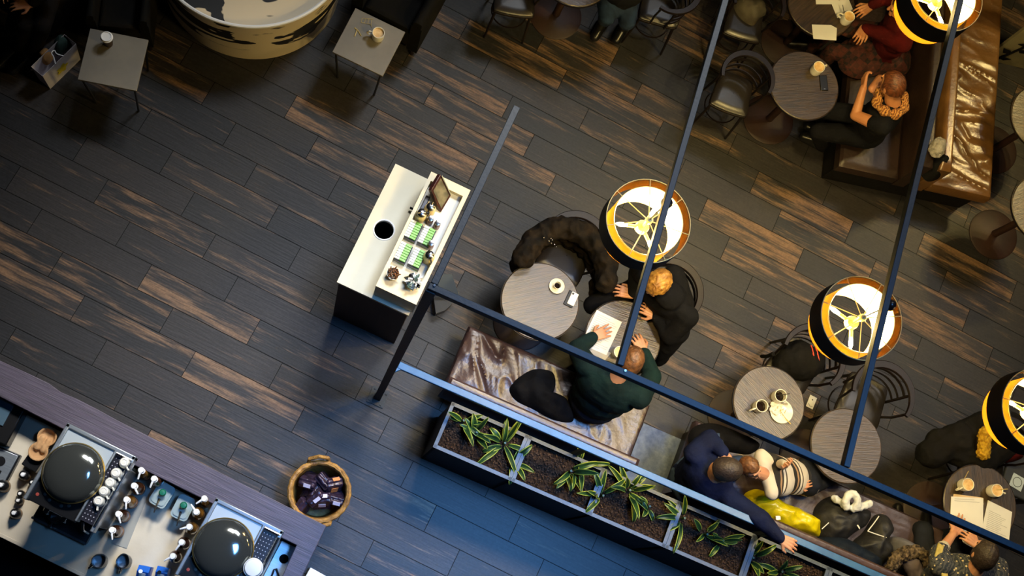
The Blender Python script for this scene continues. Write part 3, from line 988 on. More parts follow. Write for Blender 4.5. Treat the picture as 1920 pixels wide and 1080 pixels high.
# ------------------------------------------------------------------ condiment console
ZC, ZK = 1.09, 1.33
OC = W(631.5, 528.7, ZC); uc = V((cos(radians(2)), sin(radians(2)), 0)); vc = V((-uc.y, uc.x, 0)); AC = radians(2)
CL = lambda x, y, z=0: V((OC.x, OC.y, 0)) + uc * x + vc * y + V((0, 0, z))
t = thing('condiment_console', 'cream-topped condiment cabinet with a round waste hole and a raised tray', 'cabinet', CL(.26, .46), 0)
b = MB()
for cx_, cy_, sx_, sy_ in ((.26, .02, .50, .02), (.26, .895, .50, .02), (.02, .457, .02, .854), (.50, .457, .02, .854)):
    b.box(CL(cx_, cy_, (ZC - .031) / 2), (sx_, sy_, ZC - .031), AC)
b.box(CL(.26, .457, .05), (.46, .85, .02), AC)
obj('carcass', b, M_cabwood, t, True, .003)
b = MB()
# top slab with a real hole
hc = W(720, 431, ZC); HR = .068
ring = [V((hc.x + HR * cos(2 * pi * k / 48), hc.y + HR * sin(2 * pi * k / 48), ZC)) for k in range(48)]
# outline points walked round the slab by angle from the hole
def edge_pt(a):
    d = V((cos(a), sin(a), 0)); best = 9
    o = V((hc.x, hc.y, 0)) - CL(0, 0); x, y = o.dot(uc), o.dot(vc)
    dx, dy = d.dot(uc), d.dot(vc)
    for lim, p0, dd in ((.52, x, dx), (.917, y, dy)):
        if dd > 1e-6: best = min(best, (lim - p0) / dd)
        if dd < -1e-6: best = min(best, (0 - p0) / dd)
    return V((hc.x, hc.y, ZC)) + d * best
angs = sorted([2 * pi * k / 48 for k in range(48)] + [atan2((CL(x, y) - hc).y, (CL(x, y) - hc).x) % (2 * pi) for x, y in ((0, 0), (.52, 0), (.52, .917), (0, .917))])
n = len(angs)
outer = [edge_pt(a) for a in angs]
inner = [V((hc.x + HR * cos(a), hc.y + HR * sin(a), ZC)) for a in angs]
dn = V((0, 0, -.03))
vs = outer + inner + [p + dn for p in outer] + [p + dn for p in inner]
fs = []
for i in range(n):
    j = (i + 1) % n
    fs += [(i, j, n + j, n + i), (i, 2 * n + i, 2 * n + j, j), (n + i, n + j, 3 * n + j, 3 * n + i), (2 * n + i, 3 * n + i, 3 * n + j, 2 * n + j)]
b.add(vs, fs); obj('worktop', b, M_cream, t, True)
b = MB(); b.lathe([(HR - .003, .002), (HR + .004, .004), (HR + .007, .001), (HR - .001, -.03), (HR - .003, -.03)], 40, (hc.x, hc.y, ZC), closed=True); obj('waste_ring', b, M_whitepl, t, True)
b = MB(); b.lathe([(HR - .002, -.03), (HR, -.35), (0, -.35)], 40, (hc.x, hc.y, ZC)); obj('waste_tube', b, M_black, t, True)
# raised tray
OK = W(704.5, 535.9, ZK)
KL = lambda x, y, z=0: V((OK.x, OK.y, 0)) + uc * x + vc * y + V((0, 0, z))
b = MB()
KW, KD = .286, .862
b.box(KL(KW / 2, .085, (ZC + ZK) / 2), (KW, .17, ZK - ZC), AC)
b.box(KL(.012, (KD + .11) / 2, (ZC + ZK) / 2), (.024, KD - .23, ZK - ZC), AC)
b.box(KL(KW - .014, (KD + .11) / 2, (ZC + ZK) / 2), (.028, KD - .23, ZK - ZC), AC)
b.box(KL(KW / 2, KD - .03, (ZC + ZK) / 2), (KW, .06, ZK - ZC), AC)
obj('tray_box', b, mat('ash_laminate', S(216, 204, 172), .45), t, True)
b = MB(); b.box(KL(KW / 2, .5, ZK - .055), (KW - .05, .68, .012), AC); obj('tray_floor', b, mat('pale_tray', S(206, 208, 204), .3), t, True)
b = MB(); b.box(KL(-.006, .5, ZC + .02), (.006, .52, .03), AC); b.box(KL(-.016, .64, ZC + .03), (.03, .012, .012), AC); obj('drawer_slot', b, M_black, t, True)
ZF = ZK - .0485
def at_tray(px, py, z=None):
    p = W(px, py, (z or ZF)); return V((p.x, p.y, ZF))
r = random.Random(11)
M_packwhite = mat('packet_white', S(216, 224, 228), .5, 0, S(190, 204, 208), 40, (1, 6, 1))
M_packgreen = mat('packet_green', S(112, 176, 84), .45, 0, S(92, 156, 60), 5)
for k, (px, py, lab) in enumerate([(756, 474, 'green and white sweetener packets, front left box'), (782, 485, 'green and white sweetener packets, front right box'),
                                   (775, 433, 'green and white sweetener packets, back left box'), (800, 444, 'green and white sweetener packets, back right box')]):
    p = W(px, py, ZF + .05); p.z = ZF
    if k == 0:
        t = thing('sweetener_box', lab, 'packet box', p, AC, 'boxes of green sweetener packets')
        b = MB(); b.box((0, 0, .022), (.082, .13, .044)); obj('carton', b, M_darksteel, t)
        b = MB()
        for i in range(7):
            b.box((-.024 + .0045 * (i % 2) * 0, -.052 + i * .0172, .028 + .001 * i), (.034, .0165, .054), 0, 0, Matrix.Rotation(radians(-14), 3, 'X'))
        obj('white_packets', b, M_packwhite, t)
        b = MB()
        for i in range(7):
            b.box((.015, -.052 + i * .0172, .028 + .001 * i), (.040, .0165, .054), 0, 0, Matrix.Rotation(radians(-14), 3, 'X'))
        obj('green_packets', b, M_packgreen, t)
        B0 = t
    else: dup(B0, p, AC, lab)
def make_carafe(loc, label):
    t = thing('milk_carafe', label, 'carafe', loc, 0, 'cream milk carafes on the tray')
    b = MB(); b.lathe([(0, 0), (.034, 0), (.038, .006), (.038, .07), (.03, .095), (.024, .10), (0, .10)], 28); obj('body', b, mat('cream_plastic', S(226, 206, 150), .4), t)
    b = MB(); b.lathe([(.026, .098), (.029, .103), (.028, .118), (.018, .126), (0, .127)], 24); obj('lid', b, M_chrome, t)
    b = MB(); b.tube([(.0, .01, .127), (.0, .03, .132)], .006, 8); obj('spout', b, M_blackgloss, t)
    b = MB(); b.tube([(.0, -.03, .11), (0, -.05, .105), (0, -.05, .06), (0, -.037, .04)], .005, 6); obj('handle', b, M_blackgloss, t)
    return t
C0 = make_carafe(at_tray(806, 392, ZF + .06), 'cream milk carafe nearest the leaning frame')
dup(C0, at_tray(789, 404, ZF + .06), 2.2, 'cream milk carafe at the top of the sweetener boxes')
dup(C0, at_tray(804, 482, ZF + .06), .7, 'cream milk carafe alone at the right side of the tray')
def make_shaker(loc, label):
    t = thing('spice_shaker', label, 'shaker', loc, 0, 'brown spice shakers on the tray')
    b = MB(); b.lathe([(0, 0), (.021, 0), (.023, .004), (.021, .07), (.018, .078), (0, .078)], 22); obj('jar', b, mat('cocoa_jar', S(120, 84, 74), .3), t)
    b = MB(); b.lathe([(.019, .076), (.02, .08), (.018, .096), (0, .1)], 20); obj('lid', b, M_chrome, t)
    return t
C0 = make_shaker(at_tray(807, 412, ZF + .06), 'brown spice shaker beside the upper sweetener boxes')
dup(C0, at_tray(820, 420, ZF + .06), .5, 'brown spice shaker farthest to the right of the pair')
dup(C0, at_tray(808, 458, ZF + .06), .9, 'brown spice shaker standing alone above the single carafe')
t = thing('napkin_holder', 'slim black holder at the top left of the tray', 'holder', at_tray(795, 385, ZF + .03), AC)
b = MB(); b.box((0, 0, .025), (.03, .13, .05)); obj('case', b, M_blackgloss, t, bevel=.003)
b = MB(); b.box((0, .01, .0505), (.018, .08, .001)); obj('label_plate', b, mat('plate_grey', S(60, 66, 84), .4), t)
q = [W(827, 398, ZF + .01), W(845.5, 367, ZF + .01), W(826, 327, ZF + .13), W(808.5, 356.5, ZF + .13)]
nn = (q[1] - q[0]).cross(q[3] - q[0]).normalized()
if nn.z < 0: nn = -nn
t = thing('picture_frame', 'dark wooden frame leaning on the condiment tray', 'frame', (q[0] + q[1]) / 2)
b = MB(); dd = nn * -.03
b.add(q + [p + dd for p in q], [(0, 1, 2, 3), (7, 6, 5, 4), (0, 4, 5, 1), (1, 5, 6, 2), (2, 6, 7, 3), (3, 7, 4, 0)]); obj('wooden_frame', b, mat('mahogany', S(56, 26, 24), .35), t, True, .003)
cq = sum(q, V((0, 0, 0))) / 4
b = MB(); b.add([cq + (p - cq) * .8 + nn * .002 for p in q] , [(0, 1, 2, 3)]); obj('picture', b, mat('dim_photo', S(122, 116, 94), .3, 0, S(60, 58, 48), 14), t, True)
b = MB(); b.tube([q[1] + nn * .004 + (q[2] - q[1]) * .05, q[1] + nn * .006 + (q[2] - q[1]) * .95], .005, 6); obj('metal_strip', b, M_steel, t, True)
p = W(736, 516, ZK); 
t = thing('sugar_cup', 'white cup heaped with brown sugar sticks on the cream tray', 'cup', p)
b = MB(); b.lathe([(0, 0), (.034, 0), (.042, .05), (.039, .05), (.032, .006), (0, .004)], 28); obj('cup', b, M_white, t)
b = MB()
for k in range(60):
    a, rr = r.random() * 6.28, r.random() ** .5 * .036
    b.cap((rr * cos(a), rr * sin(a), .04), .004, (rr * cos(a) * 1.1 + r.uniform(-.008, .008), rr * sin(a) * 1.1 + r.uniform(-.008, .008), .058 + r.random() * .012), .004, 6)
s = obj('sugar_sticks', b, mat('brown_sticks', S(140, 92, 54), .7, 0, S(92, 58, 36), 60), t); s['kind'] = 'stuff'
p = W(774, 531, ZK)
t = thing('packet_cup', 'metal cup stuffed with black and white sugar packets', 'cup', p)
b = MB(); b.lathe([(0, 0), (.04, 0), (.048, .05), (.046, .05), (.038, .004), (0, .003)], 28); obj('cup', b, M_steel, t)
for k in range(18):
    a, rr = 2.4 * k, .008 + .036 * (k / 18) ** .5
    b = MB(); b.box((rr * cos(a), rr * sin(a), .05), (.03, .008, .055), 0, 0, Matrix.Rotation(a + r.uniform(-.5, .5), 3, 'Z') @ Matrix.Rotation(r.uniform(-.5, .5), 3, 'X') @ Matrix.Rotation(r.uniform(-.4, .4), 3, 'Y'))
    obj('sugar_packet', b, (M_whitepl, M_blackgloss, M_packwhite, mat('packet_teal', S(62, 90, 86), .5))[k % 4], t)

# small dark stand under the corner of the frame
t = thing('floor_stand', 'small dark stand with a slanted grey top beneath the frame corner', 'stand', W(835, 560, 0))
q = [W(831, 514, .30), W(847, 514, .30), W(860, 552, .16), W(812, 552, .16)]
b = MB(); fl = [V((p.x * 1, p.y, .0)) for p in q]
arc_pts = [W(815, 592, .02), W(832, 586, .02), W(845, 574, .02), W(852, 560, .02)]
b.add([p - V((0, 0, .006)) for p in q] + fl, [(0, 1, 2, 3), (7, 6, 5, 4), (0, 4, 5, 1), (1, 5, 6, 2), (2, 6, 7, 3), (3, 7, 4, 0)]); obj('body', b, M_blackgloss, t, True)
b = MB(); b.add(q + [p - V((0, 0, .005)) for p in q], [(0, 1, 2, 3), (7, 6, 5, 4), (0, 4, 5, 1), (1, 5, 6, 2), (2, 6, 7, 3), (3, 7, 4, 0)]); obj('slanted_top', b, mat('slate_grey', S(104, 116, 130), .5), t, True)
b = MB(); b.prism([W(810, 556, .01)] + arc_pts + [W(856, 552, .01)], 0, .10); obj('rounded_foot', b, M_blackgloss, t, True)

# ------------------------------------------------------------------ service bar
ZG, ZW = 1.12, .92
edge = [(-260, 560), (-120, 622), (0, 676), (61, 704), (92, 719), (114, 735), (142.6, 747), (183, 767.6), (224, 790), (340, 849), (470, 915), (612, 986), (566, 1082), (520, 1180)]
inn = [(470, 1200), (512, 1118), (545, 1046), (556, 1022), (400, 945), (200, 846), (0, 744), (-260, 614)]
t = thing('bar_ledge', 'plum-stained wooden ledge with a wavy outer edge along the service bar', 'bar ledge', W(300, 860, ZG))
b = MB(); b.prism([W(x, y, ZG) for x, y in edge + inn], ZG - .045, ZG); obj('plank', b, M_plum, t, True, .004)
t = thing('bar_cabinet', 'dark cabinet carrying the service bar ledge', 'cabinet', W(300, 860, 0) * 1)
ins = lambda pts, k: pts
shrink = [(x * .985 + 515 * .015 - (0 if x < 500 else 0), y * .985 + 1120 * .015) for x, y in edge]
b = MB()
ce = [W(x, y, ZG) for x, y in edge]
ci = [W(x, y, ZG) for x, y in inn]
inward = [p + V((0, -.04, 0)) if i < 11 else p + V((-.04, -.04 if i == 11 else 0, 0)) for i, p in enumerate(ce)]
b.prism(inward + ci, 0, ZG - .0455); obj('carcass', b, M_black, t, True)
t = thing('bar_worktop', 'pale speckled stone worktop on the staff side of the bar', 'worktop', W(250, 960, 0))
xr = W(540, 1060, ZW).x - .03
yi = W(100, 790, ZW).y + .005
yf = W(0, 1007, ZW).y
b = MB(); b.box(((-2.75 + xr) / 2, (yi + yf) / 2 - .02, ZW - .02), (xr + 2.75, yi - yf - .04, .04)); obj('slab', b, M_stone, t, True, .004)
b = MB(); b.box(((-2.75 + xr) / 2, yf + .012, ZW + .003), (xr + 2.75, .022, .012)); obj('front_lip', b, M_stone, t, True, .003)
b = MB(); b.box(((-2.75 + xr) / 2, (yi + yf) / 2 + .01, (ZW - .041) / 2), (xr + 2.7, yi - yf - .12, ZW - .041)); obj('cabinet', b, M_black, t, True)
# black staff mat on the floor in front of the worktop
t = obj('staff_mat', MB().box((-1.0, yf - .45, .008), (3.4, .8, .012)), mat('rubber_mat', S(22, 20, 20), .8)); tag(t, 'black rubber floor mat on the staff side of the bar', 'mat')

def make_machine(loc, label):
    t = thing('espresso_machine', label, 'coffee machine', loc, 0, 'twin automatic espresso machines')
    w, d, h = .45, .46, .53
    b = MB(); b.box((0, -.02, .215), (w - .02, .38, .43)); obj('body', b, M_steel, t, bevel=.006)
    b = MB(); b.box((-w / 2 + .012, 0, .48), (.024, d + .03, .10)); b.box((w / 2 - .012, 0, .48), (.024, d + .03, .10)); b.box((0, d / 2 + .003, .48), (w, .026, .10)); b.box((.103, 0, .48), (.016, d, .10))
    obj('top_frame', b, M_steel, t, bevel=.005)
    b = MB(); b.box((-.055, .13, .505), (.30, .19, .02)); obj('lid_plate', b, mat('pale_steel', S(184, 194, 200), .4, .4), t, bevel=.003)
    for x in (-.115, .05):
        b = MB(); b.lathe([(0, .519), (.02, .518), (.02, .5), (0, .5)], 20, (x, .115 if x < 0 else .06, 0)); obj('clip', b, M_blackgloss, t)
    b = MB(); b.lathe([(.172, .52), (.178, .525), (.178, .54), (.172, .545)], 56, (-.045, .005, 0), closed=True); obj('hopper_ring', b, mat('bronze_ring', S(170, 150, 96), .3, .8), t)
    b = MB(); b.lathe([(.173, .535), (.168, .552), (.14, .575), (.09, .592), (.04, .598), (0, .599)], 56, (-.045, .005, 0)); obj('hopper_lid', b, mat('smoked_dome', S(132, 136, 132), .09, .85, spec=.9, coat=.5), t)
    b = MB(); b.lathe([(.17, .50), (.165, .46), (.15, .46)], 40, (-.045, .005, 0)); obj('hopper', b, M_darksteel, t)
    b = MB(); b.box((-.055, -.18, .46), (.30, .12, .06)); obj('control_panel', b, M_blackgloss, t, bevel=.004)
    for k in range(6):
        b = MB(); b.lathe([(0, .494), (.010, .493), (.010, .489), (0, .489)], 12, (-.17 + .038 * k, -.19 + .02 * (k % 2), 0)); obj('button', b, mat('button_%d' % (k == 0), S(150, 60, 50) if k == 0 else S(78, 76, 74), .4), t)
    b = MB(); b.box((-.02, -.235, .47), (.09, .012, .035)); obj('display', b, mat('display_grey', S(84, 92, 98), .25), t)
    b = MB(); b.box((.162, 0, .485), (.096, .42, .05))
    obj('cup_rack', b, mat('rack_black', S(26, 24, 34), .35), t)
    b = MB()
    for i in range(5):
        for j in range(17): b.ball((.124 + .019 * i, -.19 + .0236 * j, .5105), (.0035, .0035, .0016), 6, 4)
    obj('drain_studs', b, mat('stud_white', S(190, 186, 196), .4), t)
    b = MB(); b.tube([(.214, -.21, .535), (.214, .2, .535)], .007, 8); b.tube([(.113, .215, .535), (.214, .215, .535)], .007, 8); obj('rack_rail', b, M_chrome, t)
    b = MB(); b.box((-.03, -.27, .035), (.36, .14, .07)); obj('drip_tray', b, M_darksteel, t, bevel=.005)
    b = MB(); b.box((-.03, -.336, .068), (.37, .014, .012)); obj('tray_edge', b, M_chrome, t)
    for x in (-.09, .02):
        b = MB(); b.tube([(x, -.21, .44), (x, -.255, .43), (x, -.265, .33)], [.02, .018, .010], 10); obj('spout', b, M_chrome, t)
    b = MB(); b.tube([(.13, -.22, .44), (.15, -.26, .42), (.155, -.27, .22)], .007, 8); obj('steam_wand', b, M_chrome, t)
    return t
mc1 = make_machine((-1.345, -.005, ZW), 'left espresso machine with a round dark hopper lid and white cups on its rack')
mc2 = dup(mc1, (-.371, -.010, ZW), 0, 'right espresso machine at the bottom edge with an empty cup rack')
def make_ecup(loc, rz, label):
    t = thing('espresso_cup', label, 'cup', loc, rz, 'upturned white cups on the machine rack')
    b = MB(); b.lathe([(0, .05), (.02, .05), (.026, .046), (.032, .02), (.034, 0), (.031, 0), (.028, .02), (0, .04)], 26); obj('cup', b, M_white, t)
    b = MB(); b.lathe([(.018, .05), (.02, .053), (.016, .053), (.015, .05)], 22, closed=True); b.lathe([(0, .0505), (.006, .0505)], 12); obj('foot_ring', b, M_white, t)
    b = MB(); b.tube([(.03, 0, .034), (.05, 0, .032), (.056, 0, .018), (.032, 0, .01)], .0055, 8, flat=1.3); obj('handle', b, M_white, t)
    return t
E0 = None
for k, (px, py) in enumerate([(233, 867), (217, 887), (206, 905), (194.5, 921), (184.5, 939.5)]):
    p = W(px, py, ZW + .55); p.z = ZW + .512
    lab = ['upturned white cup at the top end of the machine rack', 'second upturned white cup from the top of the rack', 'middle of the five upturned white cups',
           'fourth upturned white cup from the top of the rack', 'upturned white cup at the front end of the machine rack'][k]
    rz = img_ang((.5, .9) if k < 4 else (-.1, 1))
    if E0 is None: E0 = make_ecup(p, rz, lab)
    else: dup(E0, p, rz, lab)
# stacked white bowls on the right machine
for k in range(3):
    p = W(473, 1064, ZW + .58); 
    t = thing('stacked_lid', ['lowest', 'middle', 'topmost'][k] + ' white round lid of the stack on the right machine', 'lid', (p.x, p.y, ZW + .512 + .026 * k), 0, 'stack of white lids on the right machine') if k == 0 else dup(t, (p.x + .003 * k, p.y, ZW + .512 + .026 * k), 0, ['lowest', 'middle', 'topmost'][k] + ' white round lid of the stack on the right machine')
    if k == 0:
        b = MB(); b.lathe([(0, .022), (.04, .022), (.047, .02), (.054, .006), (.054, 0), (.05, 0), (.044, .014), (0, .016)], 36); obj('dome', b, M_whitepl, t)
        b = MB(); b.lathe([(.054, 0), (.057, .002), (.057, .005), (.054, .006)], 36, closed=True); obj('lip', b, M_whitepl, t)

def make_bottle(loc, rz, label, m):
    t = thing('syrup_bottle', label, 'syrup bottle', loc, rz, 'syrup bottles with white pumps')
    b = MB(); b.lathe([(0, 0), (.034, 0), (.038, .005), (.038, .15), (.03, .185), (.015, .205), (.0145, .235), (0, .235)], 26); obj('bottle', b, m, t)
    b = MB(); b.lathe([(.0385, .04), (.039, .042), (.039, .11), (.0385, .112)], 26); obj('paper_label', b, mat('syrup_label', S(150, 112, 84), .6), t)
    b = MB(); b.lathe([(.016, .228), (.018, .232), (.018, .255), (.007, .26), (.007, .295), (.018, .298), (.02, .308), (.016, .318), (0, .32)], 18)
    b.tube([(0, 0, .309), (.03, 0, .311), (.055, 0, .30)], [.008, .0065, .005], 8); obj('pump', b, M_whitepl, t)
    return t
bots = [((264.8, 882), (-.3, 1), M_honey, 'clear honey-coloured syrup bottle against the ledge'), ((251.6, 911), (.5, 1), M_amber, 'dark syrup bottle second from the ledge in the left row'),
        ((237.3, 937), (0, 1), M_honey, 'pale syrup bottle in the middle of the left row'), ((222, 964), (.3, 1), M_amber, 'dark syrup bottle fourth in the left row'),
        ((210, 994), (.1, 1), M_amber, 'dark syrup bottle at the front end of the left row'), ((289, 898), (-.4, 1), M_amber, 'dark syrup bottle behind the first steel tub'),
        ((383, 935), (-1, .6), M_honey, 'honey syrup bottle at the ledge end of the right row'), ((368, 960), (-.6, -.8), M_honey, 'honey syrup bottle touching the second steel tub'),
        ((354.8, 988), (-1, .2), M_honey, 'honey syrup bottle in the middle of the right row'), ((340.6, 1017), (-.6, .8), M_amber, 'dark syrup bottle fourth in the right row'),
        ((324, 1043), (-1, .5), M_amber, 'dark syrup bottle at the front end of the right row')]
for (px, py), d, m, lab in bots:
    p = W(px, py, ZW + .30); p.z = ZW
    make_bottle(p, img_ang(d), lab, m)
b = MB(); a0, a1 = W(268, 880, ZW + .01), W(212, 1018, ZW + .01)
o = obj('bottle_tray', MB().box(((a0 + a1) / 2 - (a0 + a1) / 2), ((a1 - a0).length, .10, .004), atan2((a1 - a0).y, (a1 - a0).x)), mat('clear_acrylic', S(150, 150, 144), .25, 0, spec=.4))
o.location = ((a0.x + a1.x) / 2 + .04, (a0.y + a1.y) / 2, ZW + .0022); tag(o, 'thin clear strip under the left row of syrup bottles', 'tray')
def make_tub(loc, rz, label):
    t = thing('steel_tub', label, 'tub', loc, rz, 'steel tubs with green-knobbed lids')
    def rr(w, d, r, n=5):
        out = []
        for cx, cy, a in ((w / 2 - r, d / 2 - r, 0), (-w / 2 + r, d / 2 - r, 90), (-w / 2 + r, -d / 2 + r, 180), (w / 2 - r, -d / 2 + r, 270)):
            out += [(cx + r * cos(radians(a + 90 * i / n)), cy + r * sin(radians(a + 90 * i / n))) for i in range(n + 1)]
        return out
    b = MB(); b.prism(rr(.13, .095, .02), 0, .11); obj('pan', b, M_steel, t)
    b = MB(); b.prism(rr(.15, .112, .025), .11, .116); b.prism(rr(.125, .088, .02), .116, .122); obj('lid', b, mat('frosted_lid', S(160, 176, 176), .3, .3), t)
    b = MB(); b.lathe([(.008, .12), (.008, .138), (.02, .144), (.023, .158), (.016, .17), (0, .173)], 20, (.012, .0, 0)); obj('knob', b, M_green, t)
    b = MB(); b.tube([(-.03, 0, .122), (-.06, -.008, .14), (-.115, -.02, .15)], [.008, .005, .004], 8); obj('ladle_handle', b, M_darksteel, t)
    return t
E0 = make_tub(W(304, 928, ZW + .11) * V((1, 1, 0)) if False else V((W(304, 928, ZW + .11).x, W(304, 928, ZW + .11).y, ZW)), img_ang((.5, -.86)), 'steel tub with a green knob nearer the left machine')
p = W(343.5, 952, ZW + .11); dup(E0, (p.x, p.y, ZW), img_ang((.42, -.9)), 'steel tub with a green knob nearer the right machine')
def make_pitcher(loc, rz, label):
    t = thing('steaming_pitcher', label, 'pitcher', loc, rz, 'steel milk pitchers')
    b = MB(); b.lathe([(0, 0), (.042, 0), (.046, .008), (.046, .05), (.038, .09), (.04, .105), (.037, .105), (.035, .09), (.042, .05), (.042, .006), (0, .004)], 32)
    for i, p in enumerate(b.v):
        if p.z > .085 and p.x > .02: b.v[i] = p + V(((p.x - .02) * .5, 0, .004))
    obj('body', b, M_darksteel, t)
    b = MB(); b.tube([(-.04, 0, .085), (-.068, 0, .08), (-.07, 0, .045), (-.045, 0, .03)], .006, 8); obj('handle', b, M_chrome, t)
    b = MB(); b.lathe([(0, .012), (.041, .012)], 24); obj('inside', b, M_steel, t)
    return t
def W0(px, py, dz=0):
    p = W(px, py, ZW + dz); return V((p.x, p.y, ZW))
E0 = make_pitcher(W0(184, 1052, .1), img_ang((.7, -.5)), 'dark steel milk pitcher nearer the left machine')
dup(E0, W0(230, 1053, .1), img_ang((.25, -1)), 'dark steel milk pitcher nearer the milk cartons')
t = dup(E0, V((W(104, 968, ZW + .15).x, W(104, 968, ZW + .15).y, ZW + .0705)), img_ang((.4, -1)), 'steel pitcher on the drip tray of the left machine')
for px, py, lab in ((268, 1072, 'blue and white milk carton at the bottom edge'), (303, 1074, 'blue milk carton with a dark cap')):
    t = thing('milk_carton', lab, 'carton', W0(px, py, .2), img_ang((1, .25)), 'blue milk cartons')
    b = MB(); b.box((0, 0, .09), (.07, .07, .18)); b.add([(-.035, -.035, .18), (.035, -.035, .18), (.035, .035, .18), (-.035, .035, .18), (-.035, 0, .215), (.035, 0, .215)], [(0, 1, 5, 4), (2, 3, 4, 5), (0, 4, 3), (1, 2, 5)])
    obj('carton', b, mat('carton_blue', S(30, 96, 190), .4), t)
    b = MB(); b.box((.0, -.019, .2025), (.04, .03, .001), 0, 0, Matrix.Rotation(radians(45), 3, 'X')); obj('white_panel', b, M_whitepl, t)
    b = MB(); b.lathe([(0, .012), (.012, .012), (.012, 0), (0, 0)], 16, (-.012, .0, .21)); obj('cap', b, M_blackgloss if px > 280 else M_whitepl, t)
def make_dark_bottle(loc, label, s=1.0):
    t = thing('dark_bottle', label, 'bottle', loc, 0, 'small dark bottles by the left machine')
    b = MB(); b.lathe([(0, 0), (.03, 0), (.033, .004), (.033, .06), (.024, .085), (.014, .092), (0, .092)], 24); obj('body', b, M_blackgloss, t)
    b = MB(); b.lathe([(.013, .09), (.013, .112), (.009, .116), (0, .116)], 18); obj('cap', b, M_whitepl, t)
    b = MB(); b.lathe([(.0335, .015), (.034, .017), (.034, .045), (.0335, .047)], 24); obj('paper_label', b, mat('tan_label', S(150, 120, 84), .6), t)
    return t
E0 = make_dark_bottle(W0(43, 890, .1), 'round dark bottle below the pulp cup carrier')
for px, py, lab, s in ((59, 904, 'dark bottle half behind the corner of the left machine', .8), (35, 925, 'small steel-capped bottle left of the machine', .7), (32, 938, 'small brown bottle touching the steel-capped one', .75), (26, 962, 'dark green-black bottle nearest the worktop front', 1.0), (2, 910, 'steel shaker cut by the left edge', 1.15)):
    dup(E0, W0(px, py, .1), .6, lab, scale=(s, s, s))
# pulp cup carrier on a black box
p = W0(75, 838, .14)
t = thing('black_box', 'low black box under the pulp cup carrier', 'box', W0(70, 858, .06), img_ang((.5, -.86)))
b = MB(); b.box((0, 0, .05), (.16, .1, .1)); obj('case', b, M_blackgloss, t, bevel=.004)
t = thing('cup_carrier', 'beige two-cup pulp carrier beside the left machine', 'cup carrier', W0(80, 833, .13) + V((0, 0, .1005)), img_ang((.45, -.9)))
mb = MB()
for x in (-.05, .05): mb.lathe([(0, 0), (.045, 0), (.06, .03), (.058, .038), (.048, .034), (.036, .012), (0, .010)], 30, (x, 0, 0))
mb.cap((-.03, .02, .02), .022, (.03, .02, .02), .022); mb.cap((-.03, -.02, .02), .022, (.03, -.02, .02), .022)
me = remesh(mb, .005, 2, .002, 60); me.materials.append(M_pulp); obj('moulded_tray', me, None, t)
# till and scale at the far left
t = thing('till', 'dark till at the left edge behind the bar', 'till', W0(6, 782, .1), UA)
b = MB(); b.box((-.02, 0, .06), (.24, .3, .12)); obj('case', b, M_blackgloss, t, bevel=.008)
b = MB(); b.box((-.03, .03, .124), (.12, .16, .012)); obj('screen', b, mat('till_screen', S(70, 92, 108), .2), t)
b = MB(); b.box((-.06, -.09, .123), (.12, .06, .01)); obj('keypad', b, mat('till_keys', S(140, 146, 150), .4), t)
t = thing('scale', 'pale steel plate with black edge at the left edge of the worktop', 'scale', W0(-8, 868, .06), UA)
b = MB(); b.box((0, 0, .025), (.22, .2, .05)); obj('base', b, M_blackgloss, t, bevel=.004)
b = MB(); b.box((0, 0, .054), (.2, .18, .008)); obj('platform', b, M_steel, t, bevel=.002)
b = MB(); b.lathe([(0, .062), (.03, .061), (.03, .058), (0, .058)], 24, (.02, .02, 0)); b.box((.03, -.05, .06), (.05, .04, .004)); obj('pad', b, M_blackgloss, t)
# steel plate with a hole at the right end of the worktop
p = W(530, 1052, ZW + .02)
t = thing('knock_box', 'steel plate with a round black opening beside the right machine', 'knock box', (p.x, p.y, ZW))
b = MB(); b.box((-.005, -.04, .012), (.12, .30, .024)); obj('plate', b, M_steel, t, bevel=.003)
b = MB(); b.lathe([(0, .0246), (.027, .0246), (.029, .0255), (.029, .02)], 28, (.0, .015, 0)); obj('opening', b, M_black, t)
t = thing('tongs', 'black tongs at the bottom edge beside the right machine', 'tongs', W(516, 1082, ZW + .03))
b = MB(); c = W(516, 1082, ZW + .03)
b.tube([W(508, 1084, ZW + .03), W(514, 1068, ZW + .04), W(518, 1066, ZW + .04), W(524, 1084, ZW + .03)], .006, 6); obj('arms', b, M_blackgloss, t, True)

# ------------------------------------------------------------------ wicker basket with coffee bags
bc = W(599, 922, .36)
t = thing('wicker_basket', 'round wicker basket on the floor at the corner of the bar', 'basket', (bc.x, bc.y, 0))
b = MB(); b.lathe([(0, .01), (.15, .01), (.165, .03), (.195, .34), (.2, .36), (.188, .36), (.18, .32), (.15, .03), (0, .02)], 44); obj('body', b, M_wicker, t)
b = MB()
n = 90
b.tube([((.2 + .0018 * sin(k * 2 * pi / n * 22)) * cos(2 * pi * k / n), (.2 + .0018 * sin(k * 2 * pi / n * 22)) * sin(2 * pi * k / n), .365 + .002 * cos(k * 2 * pi / n * 22)) for k in range(n)], .019, 8, True)
obj('plaited_rim', b, M_wicker, t)
for dv in ((-.06, -1), (.06, 1)):
    a = img_ang(dv)
    d = V((cos(a), sin(a), 0)); s = V((-d.y, d.x, 0))
    b = MB(); b.tube([d * .2 + s * -.07 + V((0, 0, .33)), d * .225 + s * -.062 + V((0, 0, .40)), d * .235 + V((0, 0, .43)), d * .225 + s * .062 + V((0, 0, .40)), d * .2 + s * .07 + V((0, 0, .33))], .014, 8)
    obj('handle', b, M_wicker, t)
M_foil = mat('dark_foil', S(58, 44, 62), .28, .2, S(36, 28, 40), 16, bump=.5, bscale=30)
r = random.Random(3)
